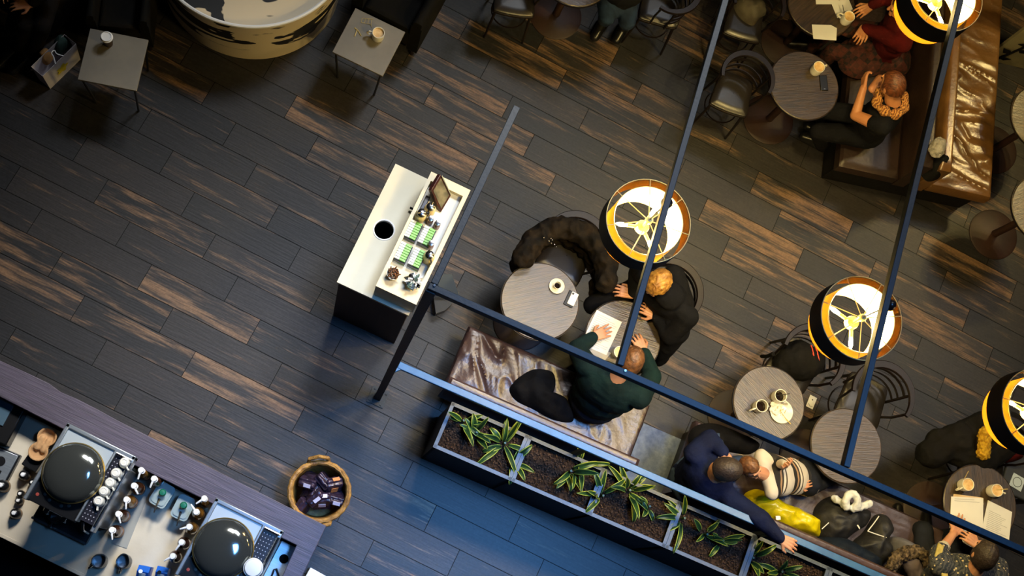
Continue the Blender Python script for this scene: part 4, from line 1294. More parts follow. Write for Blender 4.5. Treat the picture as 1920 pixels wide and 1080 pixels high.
bags = [(-.07, .08, .30, .3, .5, 'coffee bag with a pale label leaning at the upper left of the basket'), (.0, .09, .29, -.4, .2, 'coffee bag tucked under the plaited rim near the top handle'), (.06, .03, .30, .8, -.4, 'coffee bag with an orange tab and pale label'),
        (-.02, .0, .31, 1.2, .3, 'coffee bag lying across the middle of the basket'), (.05, -.06, .29, .5, -.3, 'brown-tinged coffee bag at the lower right of the basket'), (-.08, -.03, .27, 1.5, .5, 'coffee bag on its edge at the left side of the basket'),
        (-.03, -.10, .26, 1.3, -.2, 'coffee bag deepest at the bottom of the basket view'), (.10, .07, .27, .2, .6, 'coffee bag against the right wicker wall')]
for k, (x, y, z, a, tl, lab) in enumerate(bags):
    t = thing('coffee_bag', lab, 'coffee bag', (bc.x + x * 1.12, bc.y + y * 1.12, z - .07), a, 'dark foil coffee bags in the basket')
    M = Matrix.Rotation(tl, 4, 'X') @ Matrix.Rotation(.3 * ((k % 3) - 1), 4, 'Y')
    mb = MB(); mb.box((0, 0, .085), (.118, .07, .15)); mb.cap((-.045, 0, .165), .014, (.045, 0, .165), .014, 8)
    mb.xf(M)
    me = remesh(mb, .006, 2, .004, 40); me.materials.append(M_foil); obj('pouch', me, None, t)
    if k in (0, 2, 3, 4, 7):
        b = MB(); b.box((0, -.0385, .10), (.05, .003, .05)); b.box((0.01, 0, .181), (.05, .026, .004)); b.xf(M)
        obj('paper_label', b, (mat('tab_orange', S(200, 120, 60), .5) if k == 2 else mat('lilac_label', S(196, 190, 210), .4)), t)

# ------------------------------------------------------------------ soft heaps: coats, bags, fur
def mound(outline, z0, h, amp=.015, scale=9, p=2.2, q=.7, rings=14, seed=0, ridged=True, z_of=None):
    """closed heap over a smooth outline given in photo pixels at height z0"""
    pts = catmull([W(x, y, z0) for x, y in outline], 6)
    c = sum(pts, V((0, 0, 0))) / len(pts)
    b = MB()
    rows = []
    so = V((seed * 5.3, seed * 2.1, seed * 7.7))
    for i in range(rings + 1):
        s = 1 - i / rings
        row = []
        for pnt in pts + [pts[0]]:
            P = c + (pnt - c) * max(s, .001)
            k = (1 - s ** p) ** q
            n1 = noise.noise(P * scale + so)
            f = (.55 - 1.5 * abs(n1) + .35 * noise.noise(P * scale * 2.6 + so)) if ridged else n1 + .4 * noise.noise(P * scale * 2.5 + so)
            ex = z_of(P) if z_of else 0
            row.append(V((P.x, P.y, z0 + (h + ex) * k + amp * f * min(1, k * 2.5))))
        rows.append(row)
    b.grid(rows)
    n = len(pts)
    b.add([V((p_.x, p_.y, z0)) for p_ in pts], [list(range(n - 1, -1, -1))])
    return b, c
def heap(name, label, cat, outline, z0, h, m, group=None, **k):
    b, c = mound(outline, z0, h, **k)
    c = V((c.x, c.y, z0))
    t = thing(name, label, cat, c, 0, group)
    obj('cloth', b, m, t, True, angle=80)
    return t

# ------------------------------------------------------------------ people
def hand(mb, wrist, d, n, curl, thumb=1, s=1.0):
    d = V(d).normalized()
    n = (V(n) - d * V(n).dot(d)).normalized()
    w = d.cross(n) * thumb
    L = (.070, .079, .073, .056)
    for i in range(4):
        off = (.033 - .022 * i) * s
        kn = wrist + d * (.088 - .004 * abs(i - 1.2)) * s + w * off
        mb.cap(wrist + w * off * .55, .0155 * s, kn, .0115 * s, 10)
        fd = (d + w * (.13 - .09 * i)).normalized()
        a = curl * .35
        p = kn
        rr = .0092
        for seg, fr in enumerate((.46, .30, .24)):
            dr = fd * cos(a) + n * sin(a)
            q = p + dr * L[i] * fr * s
            mb.cap(p, rr * s, q, (rr - .001) * s, 8)
            p, rr = q, rr - .001
            a += curl * (.75, .85, .5)[seg] + .06 * i
    b0 = wrist + d * .022 * s + w * .024 * s
    d1 = (d * .62 + w * .72 + n * .35).normalized()
    b1 = b0 + d1 * .048 * s
    d2 = (d * .9 + w * .12 + n * (.3 + .4 * curl)).normalized()
    mb.cap(b0, .0135 * s, b1, .0108 * s, 10)
    mb.cap(b1, .0102 * s, b1 + d2 * .034 * s, .008 * s, 8)

def person(label, chest, pelvis, front, head, look, arms, legs=None, top=None, bottom=None, hair=None, curly=0, skin=None,
           bare=False, s=1.0, voxel=.0045, shoes=None, sh=.185, bulk=1.0, scarf=None, hem=0.0, long_hair=False, collar=False):
    """joints in room coordinates; arms: [(elbow, wrist, hand direction, palm normal, curl)] for the person's left then right"""
    skin = skin or M_skin
    chest, pelvis, head = V(chest), V(pelvis), V(head)
    ax = (chest - pelvis).normalized()
    front = V(front); front = (front - ax * front.dot(ax)).normalized()
    left = ax.cross(front).normalized()
    t = thing('person', label, 'person', V((pelvis.x, pelvis.y, 0)))
    look = V(look).normalized()
    hup = (chest * 0 + V((0, 0, 1)) if abs(look.z) < .9 else ax)
    hs = look.cross(hup).normalized()            # to the person's right
    hup = hs.cross(look).normalized()
    HM = Matrix((hs, look, hup)).transposed()
    B = MB()
    # head
    B.ball(head, V((.074, .092, .102)) * s, 20, 14, HM)
    B.ball(head + look * .028 * s - hup * .062 * s, V((.054, .062, .056)) * s, 16, 10, HM)
    B.ball(head + look * .083 * s - hup * .098 * s, V((.022, .016, .017)) * s, 10, 8, HM)
    B.cap(head + look * .088 * s + hup * .012 * s, .010 * s, head + look * .106 * s - hup * .03 * s, .0135 * s, 10)
    B.ball(head + look * .086 * s - hup * .062 * s, V((.026, .011, .0085)) * s, 12, 8, HM)
    B.ball(head + look * .080 * s + hup * .03 * s, V((.052, .014, .010)) * s, 12, 8, HM)
    for k in (-1, 1):
        B.ball(head + hs * .076 * k * s - look * .01 * s - hup * .012 * s, V((.010, .020, .032)) * s, 10, 8, HM)
    nb = chest + ax * .02 * s
    B.cap(nb, .062 * s, head - hup * .07 * s - look * .02 * s, .052 * s, 14)
    sl, sr = chest + left * sh * s - ax * .035 * s, chest - left * sh * s - ax * .035 * s
    TM = Matrix((left, front, ax)).transposed()
    mid = chest * .68 + pelvis * .32
    def torso(b, g):
        b.cap(sl, .066 * s * g, sr, .066 * s * g, 14)
        b.ball(mid, V((.185 * bulk, .122 * bulk, .20)) * s * g, 18, 12, TM)
        b.ball(chest * .35 + pelvis * .65, V((.165 * bulk, .125 * bulk, .19)) * s * g, 18, 12, TM)
        b.ball(pelvis, V((.172, .135, .13)) * s * g, 16, 10, TM)
    torso(B, .93)
    C = MB(); torso(C, 1.07)
    if bare is False or bare == 'short' or bare == 'fore':
        pass
    for k, (side, sp) in enumerate(((1, sl), (-1, sr))):
        el, wr, hd, pn, curl = arms[k]
        el, wr = V(el), V(wr)
        B.cap(sp, .054 * s, el, .042 * s, 12)
        B.cap(el, .041 * s, wr, .027 * s, 12)
        hand(B, wr, hd, pn, curl, thumb=1 if k == 0 else -1, s=s)
        if bare == 'fore':
            C.cap(sp, .068 * s * bulk, el, .056 * s * bulk, 14)
            C.cap(el, .055 * s * bulk, el * .75 + wr * .25, .05 * s, 12)
        elif bare:
            C.cap(sp, .068 * s, sp * .72 + el * .28, .062 * s, 14)
        else:
            C.cap(sp, .069 * s * bulk, el, .058 * s * bulk, 14)
            C.cap(el, .057 * s * bulk, wr - (wr - el).normalized() * .012, .038 * s * bulk, 14)
    if collar: C.ball(chest + ax * .075 - front * .015, V((.105, .10, .055)), 16, 10, TM)
    if hem:
        C.cap(pelvis + left * .08 - ax * .02, .15 * s, pelvis - left * .08 - ax * .02, .15 * s, 14)
        C.cap(pelvis - front * .1 + left * .1, .07, pelvis - front * .16 + left * .12 - V((0, 0, hem)), .06, 12)
        C.cap(pelvis - front * .1 - left * .1, .07, pelvis - front * .16 - left * .12 - V((0, 0, hem)), .06, 12)
    if legs is None:
        fl = V((front.x, front.y, 0)).normalized()
        legs = []
        for k in (1, -1):
            hp = pelvis + left * .09 * k * s
            kn = hp + fl * .40 * s + left * .03 * k + V((0, 0, .0)); kn.z = max(.50 * s, .3)
            an = kn + fl * .02; an.z = .09
            legs.append((kn, an))
    T = MB()
    T.ball(pelvis, V((.185, .15, .135)) * s, 16, 10, TM)
    SH = []
    for k, (kn, an) in zip((1, -1), legs):
        kn, an = V(kn), V(an)
        hp = pelvis + left * .09 * k * s
        B.cap(hp, .078 * s, kn, .052 * s, 12); B.cap(kn, .052 * s, an, .036 * s, 12)
        T.cap(hp, .094 * s, kn, .068 * s, 14); T.cap(kn, .068 * s, an - V((0, 0, .035)), .058 * s, 14)
        fd = V((front.x, front.y, 0))
        fd = fd.normalized() if fd.length > .2 else V((kn - hp).xy.to_3d()).normalized()
        toe = an + fd * .17 * s; toe.z = an.z - .045; heel = an - fd * .03; heel.z = toe.z
        B.cap(an, .035 * s, toe, .028 * s, 10)
        b = MB(); b.cap(heel, .045 * s, toe, .043 * s, 14); b.cap(an + V((0, 0, .03)), .048 * s, heel, .044 * s, 12); b.cap(an + V((0, 0, .01)), .046 * s, toe, .041 * s, 12)
        SH.append(b)
    me = remesh(B, voxel, 2); me.materials.append(skin)
    obj('body', me, None, t, True)
    if top:
        me = remesh(C, .011, 4, .0055 * s, 11, True); me.materials.append(top); obj('top', me, None, t, True)
    if bottom:
        me = remesh(T, .011, 4, .005 * s, 10, True); me.materials.append(bottom); obj('trousers', me, None, t, True)
    for b in SH:
        me = remesh(b, .009, 2); me.materials.append(shoes or M_blackgloss); obj('shoe', me, None, t, True)
    if hair:
        b = MB()
        nu, nv = 44, 30
        vs, rows = [], []
        R = V((.074, .092, .102)) * 1.0
        for j in range(nv + 1):
            row = []
            for i in range(nu + 1):
                th, ph = pi * j / nv, 2 * pi * i / nu
                dx, dy, dz = sin(th) * cos(ph), sin(th) * sin(ph), cos(th)
                g = 1.13 + (curly * (noise.noise(V((dx, dy, dz)) * 5) + .6 * noise.noise(V((dx, dy, dz)) * 11)))
                low = (-.62 if curly > .1 else -.35) if not long_hair else -1.1
                fw = max(0, min(1, (dy - .35) / .25)) * max(0, min(1, (.52 - dz) / .2))
                dn = max(0, min(1, (low - dz) / .2))
                g = g * (1 - max(fw, dn)) + .80 * max(fw, dn)
                row.append(head + HM @ V((dx * R.x * g, dy * R.y * g - .004, dz * R.z * g)) * s)
            rows.append(row)
        b.grid(rows)
        obj('hair', b, hair, t, True, angle=80)
    for k in (-1, 1):
        b = MB(); b.ball(head + (look * .082 + hs * .031 * k + hup * .006) * s, .0105 * s, 10, 8); obj('eye', b, M_eye, t, True)
    if scarf:
        b = MB()
        n = 40
        pts = [chest + ax * (.035 + .012 * sin(5 * a)) + (left * cos(a) * .10 + front * (sin(a) * .105 + .02)) * s for a in [2 * pi * i / n for i in range(n)]]
        b.tube(pts, [.036 + .010 * sin(7 * i * 2 * pi / n) for i in range(n)], 10, True)
        me = remesh(b, .008, 2, .006, 30); me.materials.append(scarf); obj('scarf', me, None, t, True)
    return t

dn = V((0, 0, -1)); upv = V((0, 0, 1))
def dirpx(a, b_, z=.9, dz=0.0):
    v = WD(a, b_, z); return V((v.x, v.y, dz))
M_navy = mat('navy_knit', S(15, 24, 56), .85, 0, S(11, 17, 42), 8, bump=.25, bscale=60)
M_bottle = mat('bottle_green_knit', S(15, 36, 38), .85, 0, S(11, 27, 30), 8, bump=.25, bscale=60)
M_blackcoat = mat('black_wool', S(12, 13, 18), .9, 0, S(16, 17, 23), 7, bump=.25, bscale=40)
M_redknit = mat('dark_red_knit', S(74, 13, 14), .9, 0, S(54, 10, 12), 8, bump=.3, bscale=50)

# person in black with blond curls
ch = W(1252, 556, 1.04)
fr_ = dirpx((1252, 556), (1180, 630), 1.0)
person('person with blond curls in a black coat leaning over the round table', ch, V((ch.x, ch.y, .57)) - fr_.normalized() * .17, fr_,
       W(1234, 530, 1.20), fr_.normalized() + V((0, 0, -.75)),
       [(W(1256, 630, .84), W(1231, 592, .84), dirpx((1240, 592), (1212, 575), .8), dn, .5),
        (W(1196, 508, .84), W(1186, 552, .84), dirpx((1188, 552), (1160, 544), .8), dn, .7)],
       top=M_blackcoat, bottom=M_darkjeans, hair=M_blond, curly=.12, bulk=1.15, sh=.2, collar=True)
mb = MB()
for a_, r0_, c_, r1_ in (((1262, 520, .98), .09, (1272, 570, .92), .11), ((1272, 570, .92), .11, (1268, 618, .84), .10), ((1268, 618, .84), .10, (1248, 648, .62), .08), ((1248, 648, .62), .08, (1236, 672, .40), .06),
                         ((1262, 590, .7), .12, (1240, 640, .5), .10), ((1276, 560, .8), .09, (1264, 600, .5), .1), ((1150, 560, .60), .085, (1200, 540, .62), .10), ((1112, 572, .56), .07, (1150, 560, .60), .085)):
    mb.cap(W(*a_), r0_, W(*c_), r1_, 14)
cz = W(1262, 590, 0); t = thing('coat', 'open black coat spread round the person with blond curls and the chair', 'coat', cz)
me = remesh(mb, .012, 4, .008, 9, True); me.materials.append(M_blackcoat); obj('cloth', me, None, t, True)
# man in bottle green
ch = W(1152, 712, 1.02)
fr_ = V((-sin(UA), cos(UA), 0))
person('man in a dark green sweater seen from behind on the leather bench', ch, V((ch.x, ch.y, .575)) - fr_ * .10, fr_ + V((.15, 0, 0)),
       W(1184, 676, 1.22), fr_ + V((.05, 0, -.35)),
       [(W(1082, 654, .86), W(1112, 632, .79), dirpx((1112, 632), (1140, 620), .8), dn, .3),
        (W(1222, 706, .88), W(1207, 660, .82), dirpx((1207, 660), (1192, 630), .8), dn, .75)],
       top=M_bottle, bottom=M_darkjeans, hair=M_brownhair, curly=.03, bulk=1.18, sh=.21)
# man in navy
ch = W(1340, 893, 1.05)
fr_ = V((-sin(UA), cos(UA), 0))
person('man in a navy sweater with one arm stretched along the blue rail', ch, V((ch.x, ch.y, .575)) - fr_ * .02, fr_ + V((.55, 0, 0)),
       W(1362, 880, 1.20), V((.85, .35, -.55)),
       [(W(1330, 822, .98), W(1358, 850, 1.05), dirpx((1358, 850), (1374, 872), 1.0, -.1), V((.4, -.6, -.6)), .4),
        (W(1428, 975, 1.16), W(1464, 1010, 1.20), dirpx((1464, 1010), (1490, 1024), 1.2), dn, .8)],
       top=M_navy, bottom=M_jeans, hair=M_darkhair, curly=.015, bulk=1.1, sh=.2)
# child in the striped sweater
def m_stripes():
    m = bpy.data.materials.new('striped_knit'); m.use_nodes = True
    N, L = m.node_tree.nodes, m.node_tree.links; b = N['Principled BSDF']; b.inputs['Roughness'].default_value = .85
    tc = N.new('ShaderNodeTexCoord'); mp = N.new('ShaderNodeMapping')
    a = W(1432, 888, .85); c = W(1512, 893, .6); d = c - a; d.normalize()
    mp.vector_type = 'POINT'
    dt = N.new('ShaderNodeVectorMath'); dt.operation = 'DOT_PRODUCT'; dt.inputs[1].default_value = d
    L.new(tc.outputs['Object'], dt.inputs[0])
    ml = N.new('ShaderNodeMath'); ml.operation = 'MULTIPLY_ADD'; ml.inputs[1].default_value = 5.2; ml.inputs[2].default_value = .30
    L.new(dt.outputs['Value'], ml.inputs[0])
    fr2 = N.new('ShaderNodeMath'); fr2.operation = 'FRACT'; L.new(ml.outputs[0], fr2.inputs[0])
    cr = N.new('ShaderNodeValToRGB'); cr.color_ramp.interpolation = 'CONSTANT'
    e = cr.color_ramp.elements
    e[0].position = 0; e[0].color = S(196, 188, 176); e[1].position = .34; e[1].color = S(26, 24, 26)
    for p_, c_ in ((.56, (150, 118, 88)), (.63, (40, 34, 32)), (.70, (200, 192, 180)), (.80, (60, 50, 46)), (.86, (196, 188, 176))):
        x = e.new(p_); x.color = S(*c_)
    L.new(fr2.outputs[0], cr.inputs[0]); L.new(cr.outputs[0], b.inputs['Base Color'])
    return m
M_stripe = m_stripes()
cc, cp = W(1434, 889, .84), W(1510, 895, .57)
person('child in a striped sweater leaning back against the man in navy', cc, cp, V((.3, .5, 1)), W(1406, 876, 1.0), V((.80, -.30, .30)),
       [(W(1462, 868, .86), W(1473, 872, 1.0), V((0, .05, 1)), V((-.6, .2, 0)), .9),
        (W(1462, 914, .78), W(1497, 912, .72), dirpx((1497, 912), (1530, 900), .7), dn, .5)],
       legs=[(W(1560, 862, .52), W(1585, 858, .14)), (W(1556, 896, .52), W(1590, 880, .14))],
       top=M_stripe, bottom=M_darkjeans, hair=M_brownhair, curly=.05, s=.78, sh=.17)
# person with the patterned shawl
def m_pattern(name, c1, c2, c3, sc):
    m = bpy.data.materials.new(name); m.use_nodes = True
    N, L = m.node_tree.nodes, m.node_tree.links; b = N['Principled BSDF']; b.inputs['Roughness'].default_value = .9
    tc = N.new('ShaderNodeTexCoord')
    nz = N.new('ShaderNodeTexNoise'); nz.inputs['Scale'].default_value = sc * .35; nz.inputs['Detail'].default_value = 2
    L.new(tc.outputs['Object'], nz.inputs['Vector'])
    wv = N.new('ShaderNodeTexWave'); wv.inputs['Scale'].default_value = sc; wv.inputs['Distortion'].default_value = 9; wv.inputs['Detail'].default_value = 3
    wv.inputs['Detail Scale'].default_value = 2.0
    L.new(tc.outputs['Object'], wv.inputs['Vector'])
    vo = N.new('ShaderNodeTexVoronoi'); vo.inputs['Scale'].default_value = sc * 2.4
    L.new(tc.outputs['Object'], vo.inputs['Vector'])
    cr = N.new('ShaderNodeValToRGB'); e = cr.color_ramp.elements
    e[0].position = .42; e[0].color = c1; e[1].position = .58; e[1].color = c2
    L.new(wv.outputs['Fac'], cr.inputs[0])
    cr2 = N.new('ShaderNodeValToRGB'); e = cr2.color_ramp.elements
    e[0].position = .18; e[0].color = (1, 1, 1, 1); e[1].position = .24; e[1].color = (0, 0, 0, 1)
    L.new(vo.outputs['Distance'], cr2.inputs[0])
    mx = N.new('ShaderNodeMix'); mx.data_type = 'RGBA'
    L.new(cr2.outputs[0], mx.inputs[0]); L.new(cr.outputs[0], mx.inputs[6]); mx.inputs[7].default_value = c3
    L.new(mx.outputs[2], b.inputs['Base Color'])
    return m
M_shawl = m_pattern('patterned_shawl', S(30, 40, 58), S(70, 72, 80), S(206, 190, 152), 12)
ch = W(1822, 1072, 1.02)
fr_ = dirpx((1822, 1072), (1836, 960), 1.0)
t = person('person in a dark patterned shawl writing in the notebook at the bottom edge', ch, V((ch.x, ch.y, .575)) - fr_.normalized() * .12, fr_, W(1846, 1040, 1.17), fr_.normalized() + V((0, 0, -.7)),
       [(W(1760, 1038, .88), W(1788, 1000, .79), dirpx((1788, 1000), (1806, 974), .8), dn, .25),
        (W(1872, 1062, .88), W(1832, 1022, .82), dirpx((1832, 1022), (1812, 1004), .8), dn, .6)],
       top=M_shawl, bottom=M_darkjeans, hair=M_darkhair, curly=.06, bulk=1.2, sh=.21, bare='fore', long_hair=True)
b = MB(); e0, w0 = W(1760, 1038, .88), W(1788, 1000, .79)
b.cap(e0, .060, e0 * .68 + w0 * .32, .047, 14); me = remesh(b, .007, 3, .004, 40); me.materials.append(mat('cream_cuff', S(206, 200, 186), .9, 0, S(176, 166, 150), 30)); obj('cuff', me, None, t, True)
b = MB(); b.sweep([W(1764, 1022, .97), W(1758, 1044, 1.0), W(1768, 1064, 1.03), W(1774, 1092, 1.05)], .045, .02); obj('scarf_end', b, mat('straw_scarf', S(190, 176, 110), .9, 0, S(166, 150, 88), 20), t, True)

# woman with the bun
fr_ = V((-u3.x, -u3.y, 0))
ch = W(1672, 196, 1.03)
M_leopard = m_pattern('leopard_scarf', S(120, 70, 30), S(190, 136, 70), S(60, 34, 20), 16)
t = person('woman in black with a reddish bun resting an elbow at the table with the phone', ch, V((ch.x, ch.y, .575)) - fr_ * .04, fr_ + V((0, .25, 0)), W(1674, 158, 1.22), V((-.75, .55, -.35)),
       [(W(1604, 216, .86), W(1619, 164, .95), dirpx((1619, 164), (1621, 138), .9, .1), V((1, .2, .0)), .85),
        (W(1650, 150, .90), W(1634, 166, .95), dirpx((1630, 162), (1645, 166), .9), dn, .5)],
       legs=[(V((ch.x, ch.y, .5)) + fr_ * .34 + V((.02, -.09, 0)), V((ch.x, ch.y, .1)) + fr_ * .12), (V((ch.x, ch.y, .5)) + fr_ * .34 + V((-.02, .09, 0)), V((ch.x, ch.y, .1)) + fr_ * .12 + V((0, .1, 0)))], top=M_blackcoat, bottom=M_blackcoat, hair=M_auburn, curly=.03, skin=M_skin2, bare=True, scarf=M_leopard, sh=.18)
b = MB(); hp_ = W(1686, 160, 1.26); b.ball(hp_, (.05, .05, .045), 16, 12); me = remesh(b, .006, 1, .005, 40); me.materials.append(M_auburn); obj('hair_bun', me, None, t, True)
# person in dark red with a plaid skirt
def m_plaid():
    m = bpy.data.materials.new('red_plaid'); m.use_nodes = True
    N, L = m.node_tree.nodes, m.node_tree.links; b = N['Principled BSDF']; b.inputs['Roughness'].default_value = .9
    tc = N.new('ShaderNodeTexCoord')
    ck = N.new('ShaderNodeTexChecker'); ck.inputs['Scale'].default_value = 26
    ck.inputs['Color1'].default_value = S(66, 24, 20); ck.inputs['Color2'].default_value = S(18, 10, 11)
    nz = N.new('ShaderNodeTexNoise'); nz.inputs['Scale'].default_value = 5
    L.new(tc.outputs['Object'], ck.inputs['Vector'])
    c2 = N.new('ShaderNodeTexChecker'); c2.inputs['Scale'].default_value = 11
    c2.inputs['Color1'].default_value = S(76, 32, 22); c2.inputs['Color2'].default_value = S(20, 10, 12)
    mp = N.new('ShaderNodeMapping'); mp.inputs['Rotation'].default_value = (0, 0, .3); L.new(tc.outputs['Object'], mp.inputs[0]); L.new(mp.outputs[0], c2.inputs['Vector']); L.new(mp.outputs[0], ck.inputs['Vector'])
    mx = N.new('ShaderNodeMix'); mx.data_type = 'RGBA'; mx.inputs[0].default_value = .5
    L.new(ck.outputs['Color'], mx.inputs[6]); L.new(c2.outputs['Color'], mx.inputs[7]); L.new(mx.outputs[2], b.inputs['Base Color'])
    return m
M_plaid = m_plaid()
ch = W(1700, 36, 1.03)
fr_ = V((-u3.x, -u3.y, 0))
t = person('person in a dark red top and plaid blanket half hidden by the top pendant lamp', ch, V((ch.x, ch.y, .575)) - fr_ * .05, fr_, W(1694, 14, 1.22), fr_ + V((0, 0, -.4)),
       [(W(1648, 62, .9), W(1620, 52, .84), dirpx((1622, 48), (1608, 76), .8), dn, .9),
        (W(1656, -4, .88), W(1632, 12, .84), dirpx((1634, 12), (1612, 24), .8), dn, .8)],
       top=M_redknit, bottom=M_plaid, hair=M_darkhair, curly=.03, skin=M_skin2, sh=.19)
b, c = mound([(1575, 84), (1620, 66), (1680, 78), (1706, 98), (1700, 138), (1650, 140), (1608, 148), (1574, 128)], .50, .14, .03, 8, seed=4)
obj('plaid_blanket', b, M_plaid, t, True, angle=80)

# seated person at the top left: dark clothes and boots
ch = V((-3.54, 2.98, 1.05))
person('person in black with crossed boots beside the paper bag', ch, V((ch.x, ch.y, .5)), V((-.35, -1, 0)), V((-3.55, 2.95, 1.27)), V((-.35, -1, -.2)),
       [(V((-3.30, 2.86, .8)), V((-3.42, 2.70, .66)), V((-.7, -.5, 0)), dn, .3), (V((-3.80, 2.92, .8)), V((-3.68, 2.74, .66)), V((.5, -.6, 0)), dn, .3)],
       legs=[(W(78, 48, .5), W(56, 100, .1)), (W(46, 44, .5), W(32, 88, .1))], top=M_black, bottom=M_black, hair=M_darkhair, voxel=.007)
# seated person at the top with blue jeans
ch = W(1192, -66, 1.05)
person('seated person in dark clothes and blue jeans at the top edge', ch, V((ch.x, ch.y, .52)), dirpx((1192, -66), (1130, 40), .9), W(1196, -96, 1.25), dirpx((1192, -66), (1130, 0), .9),
       [(W(1210, -40, .8), W(1180, -30, .75), dirpx((1180, -30), (1150, -30), .6), dn, .3), (W(1130, -60, .8), W(1120, -30, .76), dirpx((1120, -30), (1100, -30), .6), dn, .3)],
       legs=[(W(1176, 40, .5), W(1176, 40, .1)), (W(1139, 30, .52), W(1136, 34, .1))], top=M_blackcoat, bottom=mat('faded_denim', S(40, 58, 86), .85, 0, S(26, 36, 56), 9), hair=M_darkhair, voxel=.007)

# ------------------------------------------------------------------ coats, bags and clothes
def blob_thing(name, label, cat, prims, voxel, m, amp, scale, group=None):
    mb = MB()
    for p in prims: mb.cap(*p)
    c = V(prims[0][0]); c.z = 0
    t = thing(name, label, cat, c, 0, group)
    me = remesh(mb, voxel, 3, amp, scale, True); me.materials.append(m)
    obj('cloth', me, None, t, True)
    return t
M_coat = mat('dark_mottled_coat', S(10, 9, 10), .82, 0, S(32, 25, 18), 14, bump=.5, bscale=26)
pth = [W(x, y, .80) for x, y in ((982, 482), (1000, 452), (1030, 432), (1062, 426), (1096, 438), (1122, 462), (1138, 500), (1136, 528))]
pr = []
for a, c in zip(pth, pth[1:]):
    pr.append((a, .075, c, .075))
    pr.append((a - V((0, 0, .15)), .06, c - V((0, 0, .3)), .05))
    pr.append((a, .06, a - V((0, 0, .28)), .05))
t = blob_thing('coat', 'long dark coat thrown over the chair back above the espresso table', 'coat', pr, .011, M_coat, .026, 11)
b = MB(); r = random.Random(2)
for k in range(7):
    p = W(1030 + r.uniform(-12, 14), 452 + r.uniform(-8, 12), .885); b.ball(p, .007, 8, 6)
obj('buttons', b, M_chrome, t, True)
t = heap('jacket', 'black jacket crumpled on the leather bench beside the green sweater man', 'jacket', [(955, 728), (975, 706), (1004, 692), (1036, 698), (1040, 722), (1034, 748), (1050, 742), (1070, 760), (1074, 790), (1040, 788), (1000, 768), (966, 750)], .455, .13, M_black, amp=.05, scale=8, seed=1)
# backpack on the chair
t = thing('backpack', 'black backpack with two orange-red stripes on the wooden chair', 'backpack', W(1497, 682, .50))
mb = MB(); c = W(1498, 676, .62)
mb.ball(c, (.16, .15, .13), 20, 12); mb.ball(c + V((-.05, -.06, -.03)), (.12, .11, .1)); mb.ball(c + V((.08, .02, .02)), (.1, .12, .12))
me = remesh(mb, .01, 3, .010, 12); me.materials.append(M_black); obj('bag', me, None, t, True)
for dx in (0, 8):
    b = MB(); b.tube([W(1521 + dx, 648, .70), W(1525 + dx, 664, .745), W(1528 + dx, 678, .745), W(1527 + dx, 692, .70)], .006, 6); obj('stripe', b, mat('orange_red', S(206, 66, 40), .6), t, True)
b = MB(); b.tube([W(1450, 664, .6), W(1438, 668, .5), W(1428, 668, .3)], .014, 8); obj('strap', b, M_black, t, True)
# black coat with yellow fur under the right lamp
pr = []
for a, c_ in (((1745, 850), (1800, 820)), ((1800, 820), (1850, 800)), ((1850, 800), (1890, 800)), ((1760, 830), (1840, 860)), ((1840, 860), (1880, 830))):
    pr.append((W(*a, .62), .11, W(*c_, .66), .12))
pr += [(W(1800, 830, .66), .12, W(1800, 850, .4), .1), (W(1840, 810, .7), .1, W(1860, 850, .45), .1)]
t = blob_thing('coat', 'black coat with a yellow fur collar on the chair under the right lamp', 'coat', pr, .014, M_black, .014, 9)
mb = MB(); mb.cap(W(1846, 812, .83), .045, W(1844, 850, .80), .05, 14); me = remesh(mb, .007, 1, .012, 45); me.materials.append(mat('yellow_fur', S(190, 152, 44), .9, 0, S(150, 110, 30), 50, bump=.8, bscale=80)); obj('fur_collar', me, None, t, True)
t2 = heap('cloth', 'dark red garment below the right lamp', 'garment', [(1872, 842), (1900, 846), (1916, 858), (1890, 868), (1872, 862)], .60, .1, M_redknit, amp=.01, scale=12, seed=3)

# yellow bag
M_yellow = mat('yellow_plastic', S(226, 208, 12), .28, 0, S(206, 184, 6), 7, bump=.35, bscale=22, spec=.6)
t = heap('plastic_bag', 'yellow crinkled plastic bag on the bench beside the child', 'bag', [(1394, 930), (1416, 917), (1440, 925), (1472, 944), (1500, 954), (1530, 972), (1541, 982), (1540, 1000), (1532, 1006), (1500, 998), (1474, 994), (1440, 978), (1410, 958)], .46, .13, M_yellow, amp=.032, scale=11, seed=6)
b = MB(); p = W(1459, 971, .575); b.box(p, (.035, .028, .004), .5); obj('sticker', b, M_whitepl, t, True)
M_jk = mat('black_sport_jacket', S(22, 23, 27), .6, 0, S(30, 31, 36), 9, bump=.3, bscale=30)
t = heap('jacket', 'black sports jacket with white piping heaped right of the yellow bag', 'jacket', [(1524, 962), (1540, 938), (1570, 930), (1606, 948), (1632, 960), (1624, 984), (1600, 1000), (1576, 1018), (1546, 1018), (1530, 998)], .455, .15, M_jk, 'coats heaped on the second bench', amp=.03, scale=9, seed=7)
for pa in (((1606, 984), (1600, 972), (1612, 990)), ((1541, 992), (1554, 980)), ((1604, 980), (1612, 992))):
    b = MB(); b.tube([W(x, y, .595) for x, y in pa], .0035, 6); obj('piping', b, M_whitepl, t, True)
t = heap('jacket', 'black jacket with a white zip line in front of the grey folded cloth', 'jacket', [(1618, 998), (1640, 966), (1664, 968), (1672, 990), (1664, 1012), (1672, 1040), (1650, 1062), (1622, 1064), (1588, 1042), (1598, 1016)], .455, .14, M_jk, 'coats heaped on the second bench', amp=.03, scale=9, seed=8)
for pa in (((1648, 968), (1638, 982), (1627, 996)), ((1627, 996), (1644, 1002), (1662, 1008)), ((1606, 1030), (1618, 1038), (1628, 1046))):
    b = MB(); b.tube([W(x, y, .60) for x, y in pa], .004, 6); obj('zip_line', b, M_whitepl, t, True)
